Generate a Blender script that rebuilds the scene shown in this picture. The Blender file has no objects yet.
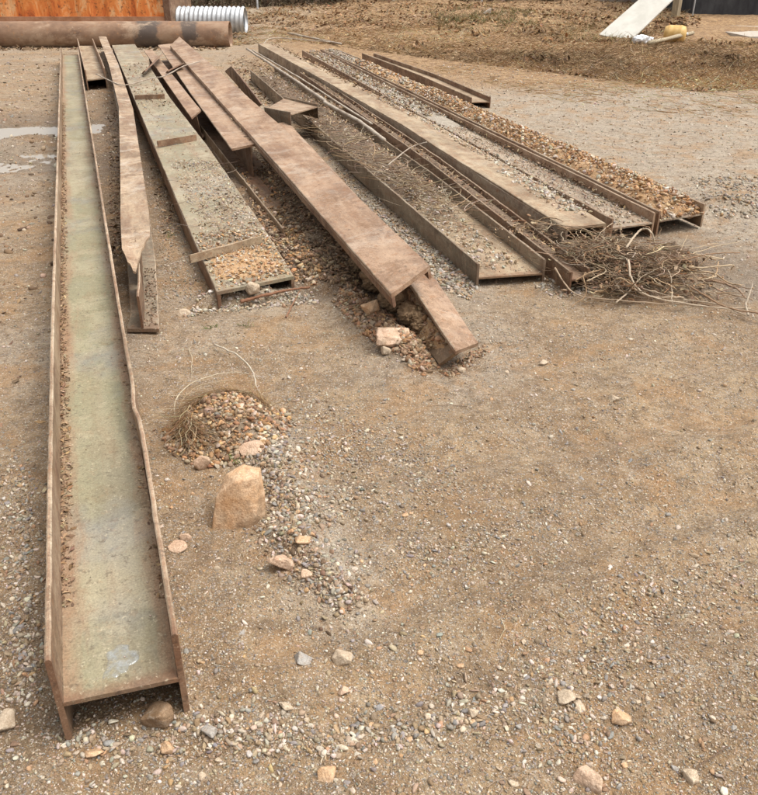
import bpy, bmesh, math, random
import numpy as np
from mathutils import Matrix, Vector

S = bpy.context.scene
COL = S.collection
rng = np.random.default_rng(11)
random.seed(11)

# ------------------------------------------------------------------ camera
F, CX, CY, HY, H = 800.0, 379.0, 397.5, -40.0, 1.6     # focal length / centre / horizon row in photo pixels, eye height
PITCH = math.atan((CY - HY) / F)
cam = bpy.data.cameras.new('camera')
cam_o = bpy.data.objects.new('camera', cam)
COL.objects.link(cam_o)
cam_o.location = (0, 0, H)
cam_o.rotation_euler = (math.pi / 2 - PITCH, 0, 0)
cam.sensor_fit = 'VERTICAL'
cam.sensor_height = 24.0
cam.lens = F / 795.0 * 24.0
cam.clip_start = 0.05
cam.clip_end = 2000
S.camera = cam_o

# ------------------------------------------------------------------ sky, sun, exposure
SUN_EL, SUN_AZ = math.radians(66), math.radians(100)    # azimuth measured from +Y towards +X
w = bpy.data.worlds.new('World')
S.world = w
w.use_nodes = True
nt = w.node_tree
for n in list(nt.nodes):
    nt.nodes.remove(n)
sky = nt.nodes.new('ShaderNodeTexSky')
sky.sky_type = 'NISHITA'
sky.sun_disc = False
sky.sun_elevation = SUN_EL
sky.sun_rotation = SUN_AZ
sky.air_density = 1.0
sky.dust_density = 6.0
sky.ozone_density = 1.0
hs = nt.nodes.new('ShaderNodeHueSaturation')
hs.inputs['Saturation'].default_value = 0.08           # a clouded, nearly neutral sky
bg = nt.nodes.new('ShaderNodeBackground')
bg.inputs['Strength'].default_value = 0.15
wo = nt.nodes.new('ShaderNodeOutputWorld')
nt.links.new(sky.outputs[0], hs.inputs['Color'])
nt.links.new(hs.outputs[0], bg.inputs[0])
nt.links.new(bg.outputs[0], wo.inputs[0])

sun = bpy.data.lights.new('sun', 'SUN')
sun.energy = 1.2
sun.angle = math.radians(40)
sun.color = (1.0, 0.94, 0.85)
sun_o = bpy.data.objects.new('sun', sun)
COL.objects.link(sun_o)
sd = Vector((math.sin(SUN_AZ) * math.cos(SUN_EL), math.cos(SUN_AZ) * math.cos(SUN_EL), math.sin(SUN_EL)))
sun_o.rotation_euler = sd.to_track_quat('Z', 'Y').to_euler()
sun_o.location = (0, 0, 20)

S.view_settings.view_transform = 'Standard'
S.view_settings.look = 'None'
S.view_settings.gamma = 1
S.view_settings.exposure = 0.74
S.view_settings.use_curve_mapping = False

# ------------------------------------------------------------------ numeric helpers
_T = np.random.default_rng(5).random((256, 256))


def vnoise(x, y):
    xi = np.floor(x).astype(int)
    yi = np.floor(y).astype(int)
    fx = x - xi
    fy = y - yi
    fx = fx * fx * (3 - 2 * fx)
    fy = fy * fy * (3 - 2 * fy)
    a = _T[xi & 255, yi & 255]
    b = _T[(xi + 1) & 255, yi & 255]
    c = _T[xi & 255, (yi + 1) & 255]
    d = _T[(xi + 1) & 255, (yi + 1) & 255]
    return (a * (1 - fx) + b * fx) * (1 - fy) + (c * (1 - fx) + d * fx) * fy


def fbm(x, y, s, o=4, seed=0.0):
    r = 0
    a = 0.5
    x = np.asarray(x, float) * s + seed * 17.3
    y = np.asarray(y, float) * s + seed * 9.7
    for k in range(o):
        r = r + a * (vnoise(x, y) - 0.5)
        x = x * 2.03 + 11.1
        y = y * 2.03 + 5.7
        a *= 0.5
    return r


def ray(u, v):
    a = (np.asarray(u, float) - CX) / F
    b = -(np.asarray(v, float) - CY) / F
    return a, math.cos(PITCH) + b * math.sin(PITCH), -math.sin(PITCH) + b * math.cos(PITCH)


def P(u, v, z=0.0):
    """point of the level plane at height z that the photo shows at (u, v)"""
    dx, dy, dz = ray(u, v)
    t = (z - H) / dz
    return np.array([dx * t, dy * t, z + 0 * t])


def sst(a, b, x):
    t = np.clip((x - a) / (b - a), 0, 1)
    return t * t * (3 - 2 * t)


def segd(x, y, a, b):
    """distance to a segment and the position along it"""
    ax, ay = a[0], a[1]
    dx, dy = b[0] - ax, b[1] - ay
    t = np.clip(((x - ax) * dx + (y - ay) * dy) / (dx * dx + dy * dy), 0, 1)
    return np.hypot(x - ax - t * dx, y - ay - t * dy), t


def gseg(x, y, p, q, wd):
    d, _ = segd(x, y, P(*p), P(*q))
    return np.exp(-(d / wd) ** 2)


MOUND = P(228, 432)


def terrain(x, y):
    x = np.asarray(x, float)
    y = np.asarray(y, float)
    h = 0.05 * fbm(x, y, 0.7, 3, 1) + 0.022 * fbm(x, y, 3.0, 3, 2)
    h = h + 0.016 * fbm(x, y, 12.0, 4, 3) + 0.03 * np.abs(fbm(x, y, 4.0, 4, 31)) * sst(-2.0, -3.5, x)
    n = 0.6 + 1.6 * (fbm(x, y, 5.0, 3, 4) + 0.25)
    # gravel heap and the spill running from it
    d = np.hypot((x - MOUND[0]) / 1.0, (y - MOUND[1]) / 1.15)
    h = h + 0.115 * np.exp(-(d / 0.15) ** 3) * (0.7 + 0.5 * n)
    h = h + 0.030 * gseg(x, y, (262, 440), (300, 540), 0.09) * n
    h = h + 0.028 * gseg(x, y, (290, 545), (352, 602), 0.06) * n
    # windrows beside the big beam and in front of it
    h = h + 0.030 * gseg(x, y, (22, 470), (22, 690), 0.09) * n
    h = h + 0.022 * gseg(x, y, (190, 728), (330, 745), 0.06) * n
    h = h + 0.018 * gseg(x, y, (330, 740), (500, 712), 0.05) * n
    h = h + 0.012 * gseg(x, y, (520, 690), (640, 650), 0.07) * n
    h = h - 0.015 * gseg(x, y, (330, 675), (420, 670), 0.05)
    # soil heaped between the beams of the stack
    h = h + 0.10 * gseg(x, y, (280, 170), (335, 275), 0.16) * n
    h = h + 0.06 * gseg(x, y, (345, 290), (402, 352), 0.10) * n
    h = h + 0.05 * gseg(x, y, (232, 170), (300, 270), 0.10) * n
    h = h + 0.06 * gseg(x, y, (300, 90), (410, 170), 0.25) * n
    h = h + 0.055 * gseg(x, y, (205, 304), (262, 299), 0.06) * n + 0.04 * gseg(x, y, (262, 299), (310, 288), 0.06) * n
    # grey gravel heaps at the right
    h = h + 0.10 * gseg(x, y, (735, 204), (800, 205), 0.28) * n
    # shallow wheel ruts
    for p, q in (((120, 800), (800, 560)), ((330, 470), (800, 400)), ((300, 640), (800, 470))):
        d, t = segd(x, y, P(*p), P(*q))
        d = d + 0.10 * fbm(x, y, 1.5, 3, 15)
        h = h - 0.022 * np.exp(-(d / 0.10) ** 2) + 0.016 * np.exp(-((np.abs(d) - 0.2) / 0.07) ** 2)
    pz = gseg(x, y, (-30, 145), (62, 140), 1.1)
    h = h + pz * (0.11 * fbm(x, y, 2.6, 4, 41) + 0.05 * fbm(x, y, 9.0, 3, 43))
    # puddle hollows
    h = h - 0.05 * gseg(x, y, (-10, 130), (62, 127), 0.55)
    h = h - 0.035 * gseg(x, y, (-10, 163), (62, 159), 0.45)
    # the littered bank behind
    h = h + sst(17, 34, y) * 0.35 * sst(-8, 3, x) + sst(16, 25, y) * 0.35 * fbm(x, y, 0.9, 4, 6)
    return h


def G(u, v):
    z = 0.0
    for _ in range(6):
        p = P(u, v, z)
        z = float(terrain(p[0], p[1]))
    return np.array([p[0], p[1], z])


def at(u, v, Y):
    dx, dy, dz = ray(u, v)
    t = Y / dy
    return np.array([dx * t, Y, H + dz * t])


def Gv(u, v):
    z = np.zeros_like(u)
    for _ in range(5):
        p = P(u, v, z)
        z = terrain(p[0], p[1])
    return np.stack([p[0], p[1], z], 1)


# ------------------------------------------------------------------ materials
class NB:
    """small node-tree writer"""

    def __init__(self, name):
        self.m = bpy.data.materials.new(name)
        self.m.use_nodes = True
        self.t = self.m.node_tree
        self.b = self.t.nodes['Principled BSDF']
        self.b.inputs['Specular IOR Level'].default_value = 0.35
        self.geo = {}

    def n(self, ty, **k):
        x = self.t.nodes.new(ty)
        for a, v in k.items():
            setattr(x, a, v)
        return x

    def l(self, a, b):
        self.t.links.new(a, b)

    def obj(self, scale=(1, 1, 1)):
        tc = self.n('ShaderNodeTexCoord')
        mp = self.n('ShaderNodeMapping')
        mp.inputs['Scale'].default_value = scale
        self.l(tc.outputs['Object'], mp.inputs['Vector'])
        return mp.outputs[0]

    def noise(self, vec, scale, detail=4, rough=0.6, dist=0.0):
        x = self.n('ShaderNodeTexNoise')
        x.inputs['Scale'].default_value = scale
        x.inputs['Detail'].default_value = detail
        x.inputs['Roughness'].default_value = rough
        x.inputs['Distortion'].default_value = dist
        self.l(vec, x.inputs['Vector'])
        return x.outputs['Fac']

    def vor(self, vec, scale, feature='F1'):
        x = self.n('ShaderNodeTexVoronoi', feature=feature)
        x.inputs['Scale'].default_value = scale
        self.l(vec, x.inputs['Vector'])
        return x

    def ramp(self, fac, stops, interp='LINEAR'):
        x = self.n('ShaderNodeValToRGB')
        cr = x.color_ramp
        cr.interpolation = interp
        while len(cr.elements) < len(stops):
            cr.elements.new(0.5)
        for e, (p, c) in zip(cr.elements, stops):
            e.position = p
            if not hasattr(c, '__len__'):
                c = (c, c, c)
            e.color = (*c, 1)
        self.l(fac, x.inputs[0])
        return x.outputs[0]

    def mix(self, fac, a, b, mode='MIX'):
        x = self.n('ShaderNodeMix', data_type='RGBA', blend_type=mode)
        for s, v in ((x.inputs[0], fac), (x.inputs[6], a), (x.inputs[7], b)):
            if hasattr(v, 'is_output'):
                self.l(v, s)
            elif hasattr(v, '__len__'):
                s.default_value = (*v, 1)
            else:
                s.default_value = v
        return x.outputs[2]

    def math(self, op, a, b=0.0, clamp=False):
        x = self.n('ShaderNodeMath', operation=op, use_clamp=clamp)
        for s, v in ((x.inputs[0], a), (x.inputs[1], b)):
            if hasattr(v, 'is_output'):
                self.l(v, s)
            else:
                s.default_value = v
        return x.outputs[0]

    def attr(self, name):
        x = self.n('ShaderNodeAttribute', attribute_name=name)
        return x

    def sep(self, vec):
        x = self.n('ShaderNodeSeparateXYZ')
        self.l(vec, x.inputs[0])
        return x.outputs

    def bump(self, h, strength=0.4, dist=0.01, prev=None):
        x = self.n('ShaderNodeBump')
        x.inputs['Strength'].default_value = strength
        x.inputs['Distance'].default_value = dist
        self.l(h, x.inputs['Height'])
        if prev is not None:
            self.l(prev, x.inputs['Normal'])
        return x.outputs[0]

    def out(self, col, rough=0.8, normal=None, metal=0.0, spec=None):
        if hasattr(col, 'is_output'):
            self.l(col, self.b.inputs['Base Color'])
        else:
            self.b.inputs['Base Color'].default_value = (*col, 1)
        if hasattr(rough, 'is_output'):
            self.l(rough, self.b.inputs['Roughness'])
        else:
            self.b.inputs['Roughness'].default_value = rough
        if normal is not None:
            self.l(normal, self.b.inputs['Normal'])
        self.b.inputs['Metallic'].default_value = metal
        if spec is not None:
            self.b.inputs['Specular IOR Level'].default_value = spec
        return self.m


def steel(name, base, light, rust, dark=(0.06, 0.038, 0.025), rust_amt=0.5, light_amt=0.5, edge=None, width=None, green=None, scuff=0.0):
    """weathered structural steel: mill-scale base, dried mud film, rust bloom, streaks along the beam"""
    k = NB(name)
    o = k.obj()
    st = k.obj((1.0, 0.16, 1.0))
    off = k.n('ShaderNodeVectorMath', operation='ADD')
    k.l(o, off.inputs[0])
    off.inputs[1].default_value = (3.7, 1.9, 5.1)
    o2 = off.outputs[0]
    n1 = k.noise(st, 6.0, 6, 0.7)
    n2 = k.noise(o, 2.6, 6, 0.68, 0.5)
    n3 = k.noise(o, 42.0, 5, 0.75)
    n4 = k.noise(o, 190.0, 3, 0.7)
    n5 = k.noise(st, 13.0, 6, 0.75)
    n6 = k.noise(o2, 5.5, 6, 0.72, 0.3)
    X, Y, Z = k.sep(o)
    c = k.mix(k.ramp(n1, [(0.42, 0), (0.58, 1)]), tuple(0.85 * x for x in base), tuple(1.08 * x for x in light))
    if green:
        g = k.ramp(k.noise(st, 2.3, 4, 0.6), [(0.40, 0.25), (0.58, 1)])
        c = k.mix(k.math('MULTIPLY', g, 0.85), c, green)
        gr = k.ramp(k.noise(o2, 1.7, 5, 0.65), [(0.52, 0), (0.66, 0.75)])
        c = k.mix(gr, c, (0.20, 0.195, 0.175))
    # dried mud, pale, with ragged borders
    lf = k.math('MULTIPLY', k.ramp(n2, [(0.51, 0), (0.535, 0.7), (0.60, 1)]), light_amt)
    c = k.mix(lf, c, tuple(min(0.60, x * 1.35 + 0.02) for x in light))
    # rust bloom
    if edge and width:
        a = k.math('ABSOLUTE', k.math('SUBTRACT', k.math('DIVIDE', X, width), 0.5))
        a = k.math('ADD', a, k.math('MULTIPLY', k.math('SUBTRACT', n5, 0.5), 0.55))
        a = k.math('ADD', a, k.math('MULTIPLY', k.math('SUBTRACT', n2, 0.5), 0.30))
        c = k.mix(k.math('MULTIPLY', k.ramp(a, [(0.24, 0), (0.45, 1)]), 0.9), c, edge)
    rf = k.math('MULTIPLY', k.ramp(n5, [(0.48, 0), (0.62, 1)]), rust_amt)
    c = k.mix(rf, c, rust)
    rf2 = k.math('MULTIPLY', k.ramp(n6, [(0.54, 0), (0.57, 0.75), (0.68, 1)]), rust_amt * 0.9)
    c = k.mix(rf2, c, tuple(0.62 * x for x in rust))
    if scuff:
        sf = k.ramp(k.noise(o2, 3.4, 7, 0.78, 0.6), [(0.53, 0), (0.60, 0.8)])
        c = k.mix(k.math('MULTIPLY', sf, scuff), c, (0.50, 0.44, 0.365))
    rs_ = k.ramp(k.noise(o2, 24.0, 6, 0.7), [(0.575, 0), (0.60, 0.75)])
    c = k.mix(k.math('MULTIPLY', rs_, min(0.75, rust_amt * 1.3)), c, (0.27, 0.125, 0.05))
    # cut end: bare rusty edge
    ye = k.math('ADD', Y, k.math('MULTIPLY', k.math('SUBTRACT', n3, 0.5), 0.05))
    ef = k.n('ShaderNodeMapRange')
    k.l(ye, ef.inputs[0])
    ef.inputs[1].default_value = 0.006
    ef.inputs[2].default_value = 0.03
    ef.inputs[3].default_value = 0.6
    ef.inputs[4].default_value = 0.0
    c = k.mix(ef.outputs[0], c, tuple(0.75 * x for x in rust))
    # grime specks, pits and pale grit
    sp = k.ramp(n3, [(0.55, 0), (0.68, 1)])
    c = k.mix(k.math('MULTIPLY', sp, 0.6), c, dark)
    sp2 = k.ramp(k.noise(o2, 80.0, 4, 0.7), [(0.60, 0), (0.68, 1)])
    c = k.mix(k.math('MULTIPLY', sp2, 0.55), c, tuple(min(0.58, x * 1.4 + 0.06) for x in light))
    c = k.mix(0.6, c, k.ramp(n4, [(0.32, (0.5, 0.47, 0.45)), (0.68, (1.2, 1.2, 1.2))]), 'MULTIPLY')
    nb = k.bump(n6, 0.3, 0.006)
    nb = k.bump(n3, 0.5, 0.004, nb)
    nb = k.bump(n4, 0.35, 0.0015, nb)
    r = k.ramp(n6, [(0.35, 0.42), (0.60, 0.85)])
    return k.out(c, r, nb, spec=0.5)


RUST = (0.22, 0.095, 0.045)
TANE = (0.30, 0.20, 0.125)
M_B1W = steel('greenish weathered web steel', (0.25, 0.21, 0.14), (0.315, 0.27, 0.18), RUST, rust_amt=0.15, light_amt=0.3,
              edge=(0.29, 0.18, 0.105), width=0.285, green=(0.25, 0.232, 0.138))
M_B1F = steel('tan rusted flange steel', (0.255, 0.165, 0.10), (0.36, 0.265, 0.175), RUST, rust_amt=0.45)
M_B4 = steel('olive tan weathered steel', (0.225, 0.18, 0.118), (0.315, 0.26, 0.178), (0.235, 0.13, 0.07), rust_amt=0.4, light_amt=0.4, green=(0.255, 0.225, 0.145))
M_PINK = steel('pinkish rust brown steel', (0.25, 0.148, 0.088), (0.33, 0.222, 0.143), (0.23, 0.115, 0.055), rust_amt=0.45, light_amt=0.5, scuff=0.3)
M_TAN = steel('tan mud filmed steel', (0.27, 0.19, 0.115), (0.345, 0.265, 0.17), (0.25, 0.13, 0.065), rust_amt=0.5, light_amt=0.5, scuff=0.15)
M_OLIVE = steel('olive grey weathered steel', (0.20, 0.16, 0.11), (0.29, 0.235, 0.165), (0.19, 0.105, 0.06), rust_amt=0.45)
M_BROWN = steel('dark rust brown steel', (0.16, 0.095, 0.055), (0.255, 0.165, 0.10), (0.18, 0.08, 0.04), rust_amt=0.65)
M_GREY = steel('pale grey mud caked steel', (0.24, 0.185, 0.13), (0.33, 0.265, 0.19), (0.22, 0.13, 0.08), rust_amt=0.6)
M_BENT = steel('bare scraped pale steel', (0.25, 0.165, 0.10), (0.35, 0.255, 0.165), (0.20, 0.105, 0.06), rust_amt=0.5, light_amt=0.8, scuff=0.55)
M_SOILED = steel('steel caked with tan soil', (0.20, 0.13, 0.075), (0.29, 0.20, 0.12), (0.20, 0.105, 0.055), rust_amt=0.6)


M_EDGE = steel('worn steel edge with painted highlight', (0.34, 0.245, 0.16), (0.46, 0.36, 0.26), (0.26, 0.14, 0.08), rust_amt=0.45, light_amt=0.5)  # wear tone, with bright edge highlights also put into the colour


def tinted(name, rough=0.85, bump=0.4, bscale=220.0, spec=0.3, var=0.35):
    """colour comes from each piece's own tint attribute, varied by fine noise"""
    k = NB(name)
    a = k.attr('tint').outputs['Color']
    o = k.obj()
    n = k.noise(o, bscale, 3, 0.65)
    c = k.mix(var, a, k.mix(k.ramp(n, [(0.3, 0), (0.7, 1)]), (0.25, 0.22, 0.2), (1.0, 1.0, 1.0)), 'MULTIPLY')
    nb = k.bump(n, bump, 0.003) if bump else None
    return k.out(c, rough, nb, spec=spec)


M_PEB = tinted('loose gravel stone', 0.78, 0.4, 260, 0.35, 0.45)
M_LEAF = tinted('dry leaf', 0.8, 0.0, 120, 0.2, 0.5)
M_TWIG = tinted('dry twig bark', 0.85, 0.0, 150, 0.2, 0.4)


def rock_mat(name, a, b, c3, sc=14.0):
    k = NB(name)
    o = k.obj()
    n = k.noise(o, sc, 6, 0.65)
    n2 = k.noise(o, sc * 3.1, 4, 0.7)
    v = k.vor(o, sc * 9)
    c = k.mix(k.ramp(n, [(0.36, 0), (0.62, 1)]), a, b)
    c = k.mix(k.ramp(n2, [(0.52, 0), (0.70, 0.8)]), c, c3)
    c = k.mix(0.25, c, k.ramp(v.outputs['Distance'], [(0.1, (0.5, 0.45, 0.4)), (0.5, (1, 1, 1))]), 'MULTIPLY')
    c = k.mix(k.ramp(k.noise(o, sc * 0.8, 6, 0.75, 0.5), [(0.47, 0), (0.62, 0.8)]), c, (0.30, 0.205, 0.125))
    c = k.mix(0.5, c, k.ramp(k.noise(o, sc * 16, 4, 0.75), [(0.32, (0.45, 0.4, 0.36)), (0.66, (1.2, 1.2, 1.2))]), 'MULTIPLY')
    nb = k.bump(n2, 0.5, 0.012)
    nb = k.bump(k.noise(o, sc * 12, 3, 0.7), 0.35, 0.003, nb)
    return k.out(c, 0.85, nb)


M_RK_OR = rock_mat('orange tan rock', (0.52, 0.31, 0.16), (0.62, 0.45, 0.30), (0.36, 0.19, 0.09))
M_RK_PK = rock_mat('pinkish rock', (0.50, 0.33, 0.22), (0.62, 0.47, 0.35), (0.36, 0.21, 0.13))
M_RK_PALE = rock_mat('pale buff rock', (0.44, 0.345, 0.245), (0.56, 0.46, 0.345), (0.32, 0.23, 0.14))
M_RK_GREY = rock_mat('grey rock', (0.29, 0.27, 0.245), (0.40, 0.375, 0.34), (0.24, 0.2, 0.16))
M_RK_WET = rock_mat('wet brown rock', (0.17, 0.10, 0.05), (0.26, 0.17, 0.1), (0.34, 0.29, 0.23))


# ------------------------------------------------------------------ object helpers
def tag(o, label=None, cat=None, group=None, kind=None):
    if label:
        o['label'] = label
    if cat:
        o['category'] = cat
    if group:
        o['group'] = group
    if kind:
        o['kind'] = kind
    return o


def empty(name, loc, rz=0.0, label=None, cat=None, group=None):
    o = bpy.data.objects.new(name, None)
    o.empty_display_size = 0.1
    o.location = loc
    o.rotation_euler = (0, 0, rz)
    COL.objects.link(o)
    return tag(o, label, cat, group)


def mesh_obj(name, verts, faces, mat, parent=None, smooth=False, tint=None):
    """verts Nx3, faces: list of tuples, or an MxK array of equal-length faces"""
    me = bpy.data.meshes.new(name)
    verts = np.asarray(verts, np.float32)
    if isinstance(faces, np.ndarray):
        m, kk = faces.shape
        me.vertices.add(len(verts))
        me.vertices.foreach_set('co', verts.ravel())
        me.loops.add(m * kk)
        me.loops.foreach_set('vertex_index', faces.astype(np.int32).ravel())
        me.polygons.add(m)
        me.polygons.foreach_set('loop_start', np.arange(0, m * kk, kk, dtype=np.int32))
        me.polygons.foreach_set('loop_total', np.full(m, kk, np.int32))
        me.update(calc_edges=True)
        me.validate()
    else:
        me.from_pydata([tuple(map(float, v)) for v in verts], [], [tuple(f) for f in faces])
    if smooth:
        me.polygons.foreach_set('use_smooth', np.ones(len(me.polygons), bool))
    if tint is not None:
        at = me.attributes.new('tint', 'FLOAT_COLOR', 'POINT')
        at.data.foreach_set('color', np.asarray(tint, np.float32).ravel())
    me.materials.append(mat)
    o = bpy.data.objects.new(name, me)
    COL.objects.link(o)
    if parent is not None:
        o.parent = parent
    return o


def to_local(V, loc, rz):
    c, s = math.cos(-rz), math.sin(-rz)
    V = np.asarray(V, float) - np.asarray(loc, float)
    return np.stack([c * V[:, 0] - s * V[:, 1], s * V[:, 0] + c * V[:, 1], V[:, 2]], 1)


# ------------------------------------------------------------------ icosphere bases
def ico(level):
    t = (1 + 5 ** 0.5) / 2
    v = [(-1, t, 0), (1, t, 0), (-1, -t, 0), (1, -t, 0), (0, -1, t), (0, 1, t), (0, -1, -t), (0, 1, -t), (t, 0, -1), (t, 0, 1), (-t, 0, -1), (-t, 0, 1)]
    f = [(0, 11, 5), (0, 5, 1), (0, 1, 7), (0, 7, 10), (0, 10, 11), (1, 5, 9), (5, 11, 4), (11, 10, 2), (10, 7, 6), (7, 1, 8),
         (3, 9, 4), (3, 4, 2), (3, 2, 6), (3, 6, 8), (3, 8, 9), (4, 9, 5), (2, 4, 11), (6, 2, 10), (8, 6, 7), (9, 8, 1)]
    v = [np.array(a, float) / np.linalg.norm(a) for a in v]
    for _ in range(level):
        cache = {}
        nf = []

        def mid(a, b):
            key = (min(a, b), max(a, b))
            if key not in cache:
                m = v[a] + v[b]
                v.append(m / np.linalg.norm(m))
                cache[key] = len(v) - 1
            return cache[key]
        for a, b, c in f:
            x, y, z = mid(a, b), mid(b, c), mid(c, a)
            nf += [(a, x, z), (b, y, x), (c, z, y), (x, y, z)]
        f = nf
    return np.array(v), np.array(f)


ICO = [ico(i) for i in range(5)]


def rot_batch(n, tilt=math.pi):
    """random rotation matrices"""
    q = rng.normal(size=(n, 4))
    q /= np.linalg.norm(q, axis=1)[:, None]
    a, b, c, d = q.T
    return np.stack([np.stack([1 - 2 * (c * c + d * d), 2 * (b * c - a * d), 2 * (b * d + a * c)], 1),
                     np.stack([2 * (b * c + a * d), 1 - 2 * (b * b + d * d), 2 * (c * d - a * b)], 1),
                     np.stack([2 * (b * d - a * c), 2 * (c * d + a * b), 1 - 2 * (b * b + c * c)], 1)], 1)


def dusty(cols, f=0.14):
    return np.array(cols) * (1 - f) + f * np.array((0.30, 0.215, 0.135))


PAL_MIX = dusty([(0.42, 0.33, 0.23), (0.52, 0.44, 0.34), (0.30, 0.27, 0.23), (0.24, 0.22, 0.20), (0.42, 0.26, 0.14), (0.25, 0.17, 0.10),
                 (0.62, 0.55, 0.46), (0.60, 0.50, 0.40), (0.55, 0.47, 0.38), (0.34, 0.26, 0.18), (0.27, 0.26, 0.245), (0.37, 0.28, 0.19), (0.30, 0.21, 0.13), (0.33, 0.24, 0.15)])
PAL_GREY = dusty([(0.33, 0.28, 0.22), (0.26, 0.23, 0.19), (0.38, 0.35, 0.30), (0.54, 0.49, 0.42), (0.27, 0.25, 0.23), (0.36, 0.27, 0.18), (0.42, 0.27, 0.15)], 0.25)
PAL_OR = dusty([(0.54, 0.29, 0.12), (0.58, 0.38, 0.21), (0.60, 0.49, 0.36), (0.34, 0.18, 0.08), (0.28, 0.16, 0.09), (0.48, 0.38, 0.27), (0.4, 0.22, 0.1)], 0.15)
PAL_SOIL = np.array([(0.16, 0.10, 0.06), (0.22, 0.14, 0.08), (0.27, 0.18, 0.11), (0.12, 0.08, 0.05), (0.32, 0.23, 0.15), (0.19, 0.12, 0.07)])
PAL_RED = np.array([(0.34, 0.18, 0.09), (0.38, 0.23, 0.13), (0.26, 0.15, 0.085), (0.36, 0.26, 0.17), (0.22, 0.14, 0.08), (0.31, 0.21, 0.13), (0.4, 0.31, 0.22)])
PAL_PALE = dusty([(0.50, 0.44, 0.36), (0.60, 0.54, 0.46), (0.40, 0.35, 0.28), (0.34, 0.30, 0.25), (0.48, 0.37, 0.25), (0.3, 0.2, 0.12)], 0.12)
PAL_LEAF = np.array([(0.22, 0.13, 0.07), (0.30, 0.19, 0.10), (0.38, 0.26, 0.15), (0.17, 0.11, 0.07), (0.42, 0.32, 0.20), (0.26, 0.16, 0.1)])
PAL_STRAW = np.array([(0.42, 0.28, 0.13), (0.48, 0.35, 0.19), (0.36, 0.21, 0.09), (0.30, 0.16, 0.07), (0.50, 0.40, 0.25), (0.40, 0.23, 0.1)])
PAL_TWIG = np.array([(0.34, 0.26, 0.18), (0.42, 0.34, 0.25), (0.24, 0.17, 0.12), (0.18, 0.12, 0.08), (0.50, 0.42, 0.32)])
PAL_ROOT = np.array([(0.44, 0.31, 0.19), (0.54, 0.42, 0.28), (0.36, 0.24, 0.14), (0.26, 0.165, 0.10)])


def tints(n, pal, jit=0.14):
    t = pal[rng.integers(0, len(pal), n)] * (1 + jit * rng.normal(size=(n, 1)))
    t = np.clip(t * (1 + 0.04 * rng.normal(size=(n, 3))), 0.02, 0.72)
    return np.concatenate([t, np.ones((n, 1))], 1)


def pebble_mesh(pts, sizes, pal, level=0, sink=0.3, rough=0.3):
    n = len(pts)
    bv, bf = ICO[level]
    k = len(bv)
    sc = np.stack([rng.uniform(0.75, 1.5, n), rng.uniform(0.55, 1.05, n), rng.uniform(0.35, 0.8, n)], 1) * sizes[:, None] * 0.5
    V = bv[None] * (1 + rough * (0.6 if level else 1) * rng.uniform(-1, 1, (n, k, 1)))
    nrm = rng.normal(size=(n, 3, 3))
    nrm /= np.linalg.norm(nrm, axis=2)[:, :, None]
    for q in range(3):                                   # broken faces
        dd = (V * nrm[:, None, q]).sum(2)
        V = V - np.clip(dd - 0.55, 0, None)[:, :, None] * nrm[:, None, q] * 0.9
    V = V * sc[:, None, :]
    V = np.einsum('nij,nkj->nki', rot_batch(n), V)
    V[:, :, 2] *= 0.8
    low = -V[:, :, 2].min(axis=1)
    V = V + pts[:, None, :]
    V[:, :, 2] += (low * (1 - 2 * sink))[:, None]
    Fc = bf[None] + (np.arange(n) * k)[:, None, None]
    T = np.repeat(tints(n, pal)[:, None, :], k, axis=1)
    return V.reshape(-1, 3), Fc.reshape(-1, 3), T.reshape(-1, 4)


def join(parts):
    vs, fs, ts, o = [], [], [], 0
    for v, f, t in parts:
        vs.append(v)
        fs.append(f + o)
        ts.append(t)
        o += len(v)
    return np.concatenate(vs), np.concatenate(fs), np.concatenate(ts)


def leaf_mesh(pts, sizes, pal, aspect=0.55, lift=0.35):
    """curled leaf: 2x3 grid folded along its rib"""
    n = len(pts)
    g = np.array([(-1, 0, 0.0), (-0.35, -0.8, 0.25), (-0.35, 0, -0.05), (-0.35, 0.8, 0.25), (0.35, -0.75, 0.3), (0.35, 0, -0.02), (0.35, 0.75, 0.3), (1, 0, 0.12)])
    f = np.array([(0, 1, 2), (0, 2, 3), (1, 4, 5), (1, 5, 2), (2, 5, 6), (2, 6, 3), (4, 7, 5), (5, 7, 6)])
    V = g[None] * np.stack([np.ones(n), rng.uniform(0.5, 1.2, n) * aspect, rng.uniform(-0.6, 1.2, n)], 1)[:, None, :] * (sizes * 0.5)[:, None, None]
    V = V + 0.08 * sizes[:, None, None] * rng.normal(size=(n, 8, 3)) * 0.6
    a = rng.uniform(0, 2 * np.pi, n)
    tx = lift * rng.normal(size=n)
    c, s = np.cos(tx), np.sin(tx)
    V = np.stack([V[:, :, 0] * c[:, None] - V[:, :, 2] * s[:, None], V[:, :, 1], V[:, :, 0] * s[:, None] + V[:, :, 2] * c[:, None]], 2)
    c, s = np.cos(a)[:, None], np.sin(a)[:, None]
    V = np.stack([V[:, :, 0] * c - V[:, :, 1] * s, V[:, :, 0] * s + V[:, :, 1] * c, V[:, :, 2]], 2)
    V[:, :, 2] -= V[:, :, 2].min(axis=1)[:, None] * 0.85
    V = V + pts[:, None, :]
    Fc = f[None] + (np.arange(n) * 8)[:, None, None]
    T = np.repeat(tints(n, pal)[:, None, :], 8, axis=1)
    return V.reshape(-1, 3), Fc.reshape(-1, 3), T.reshape(-1, 4)


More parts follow.
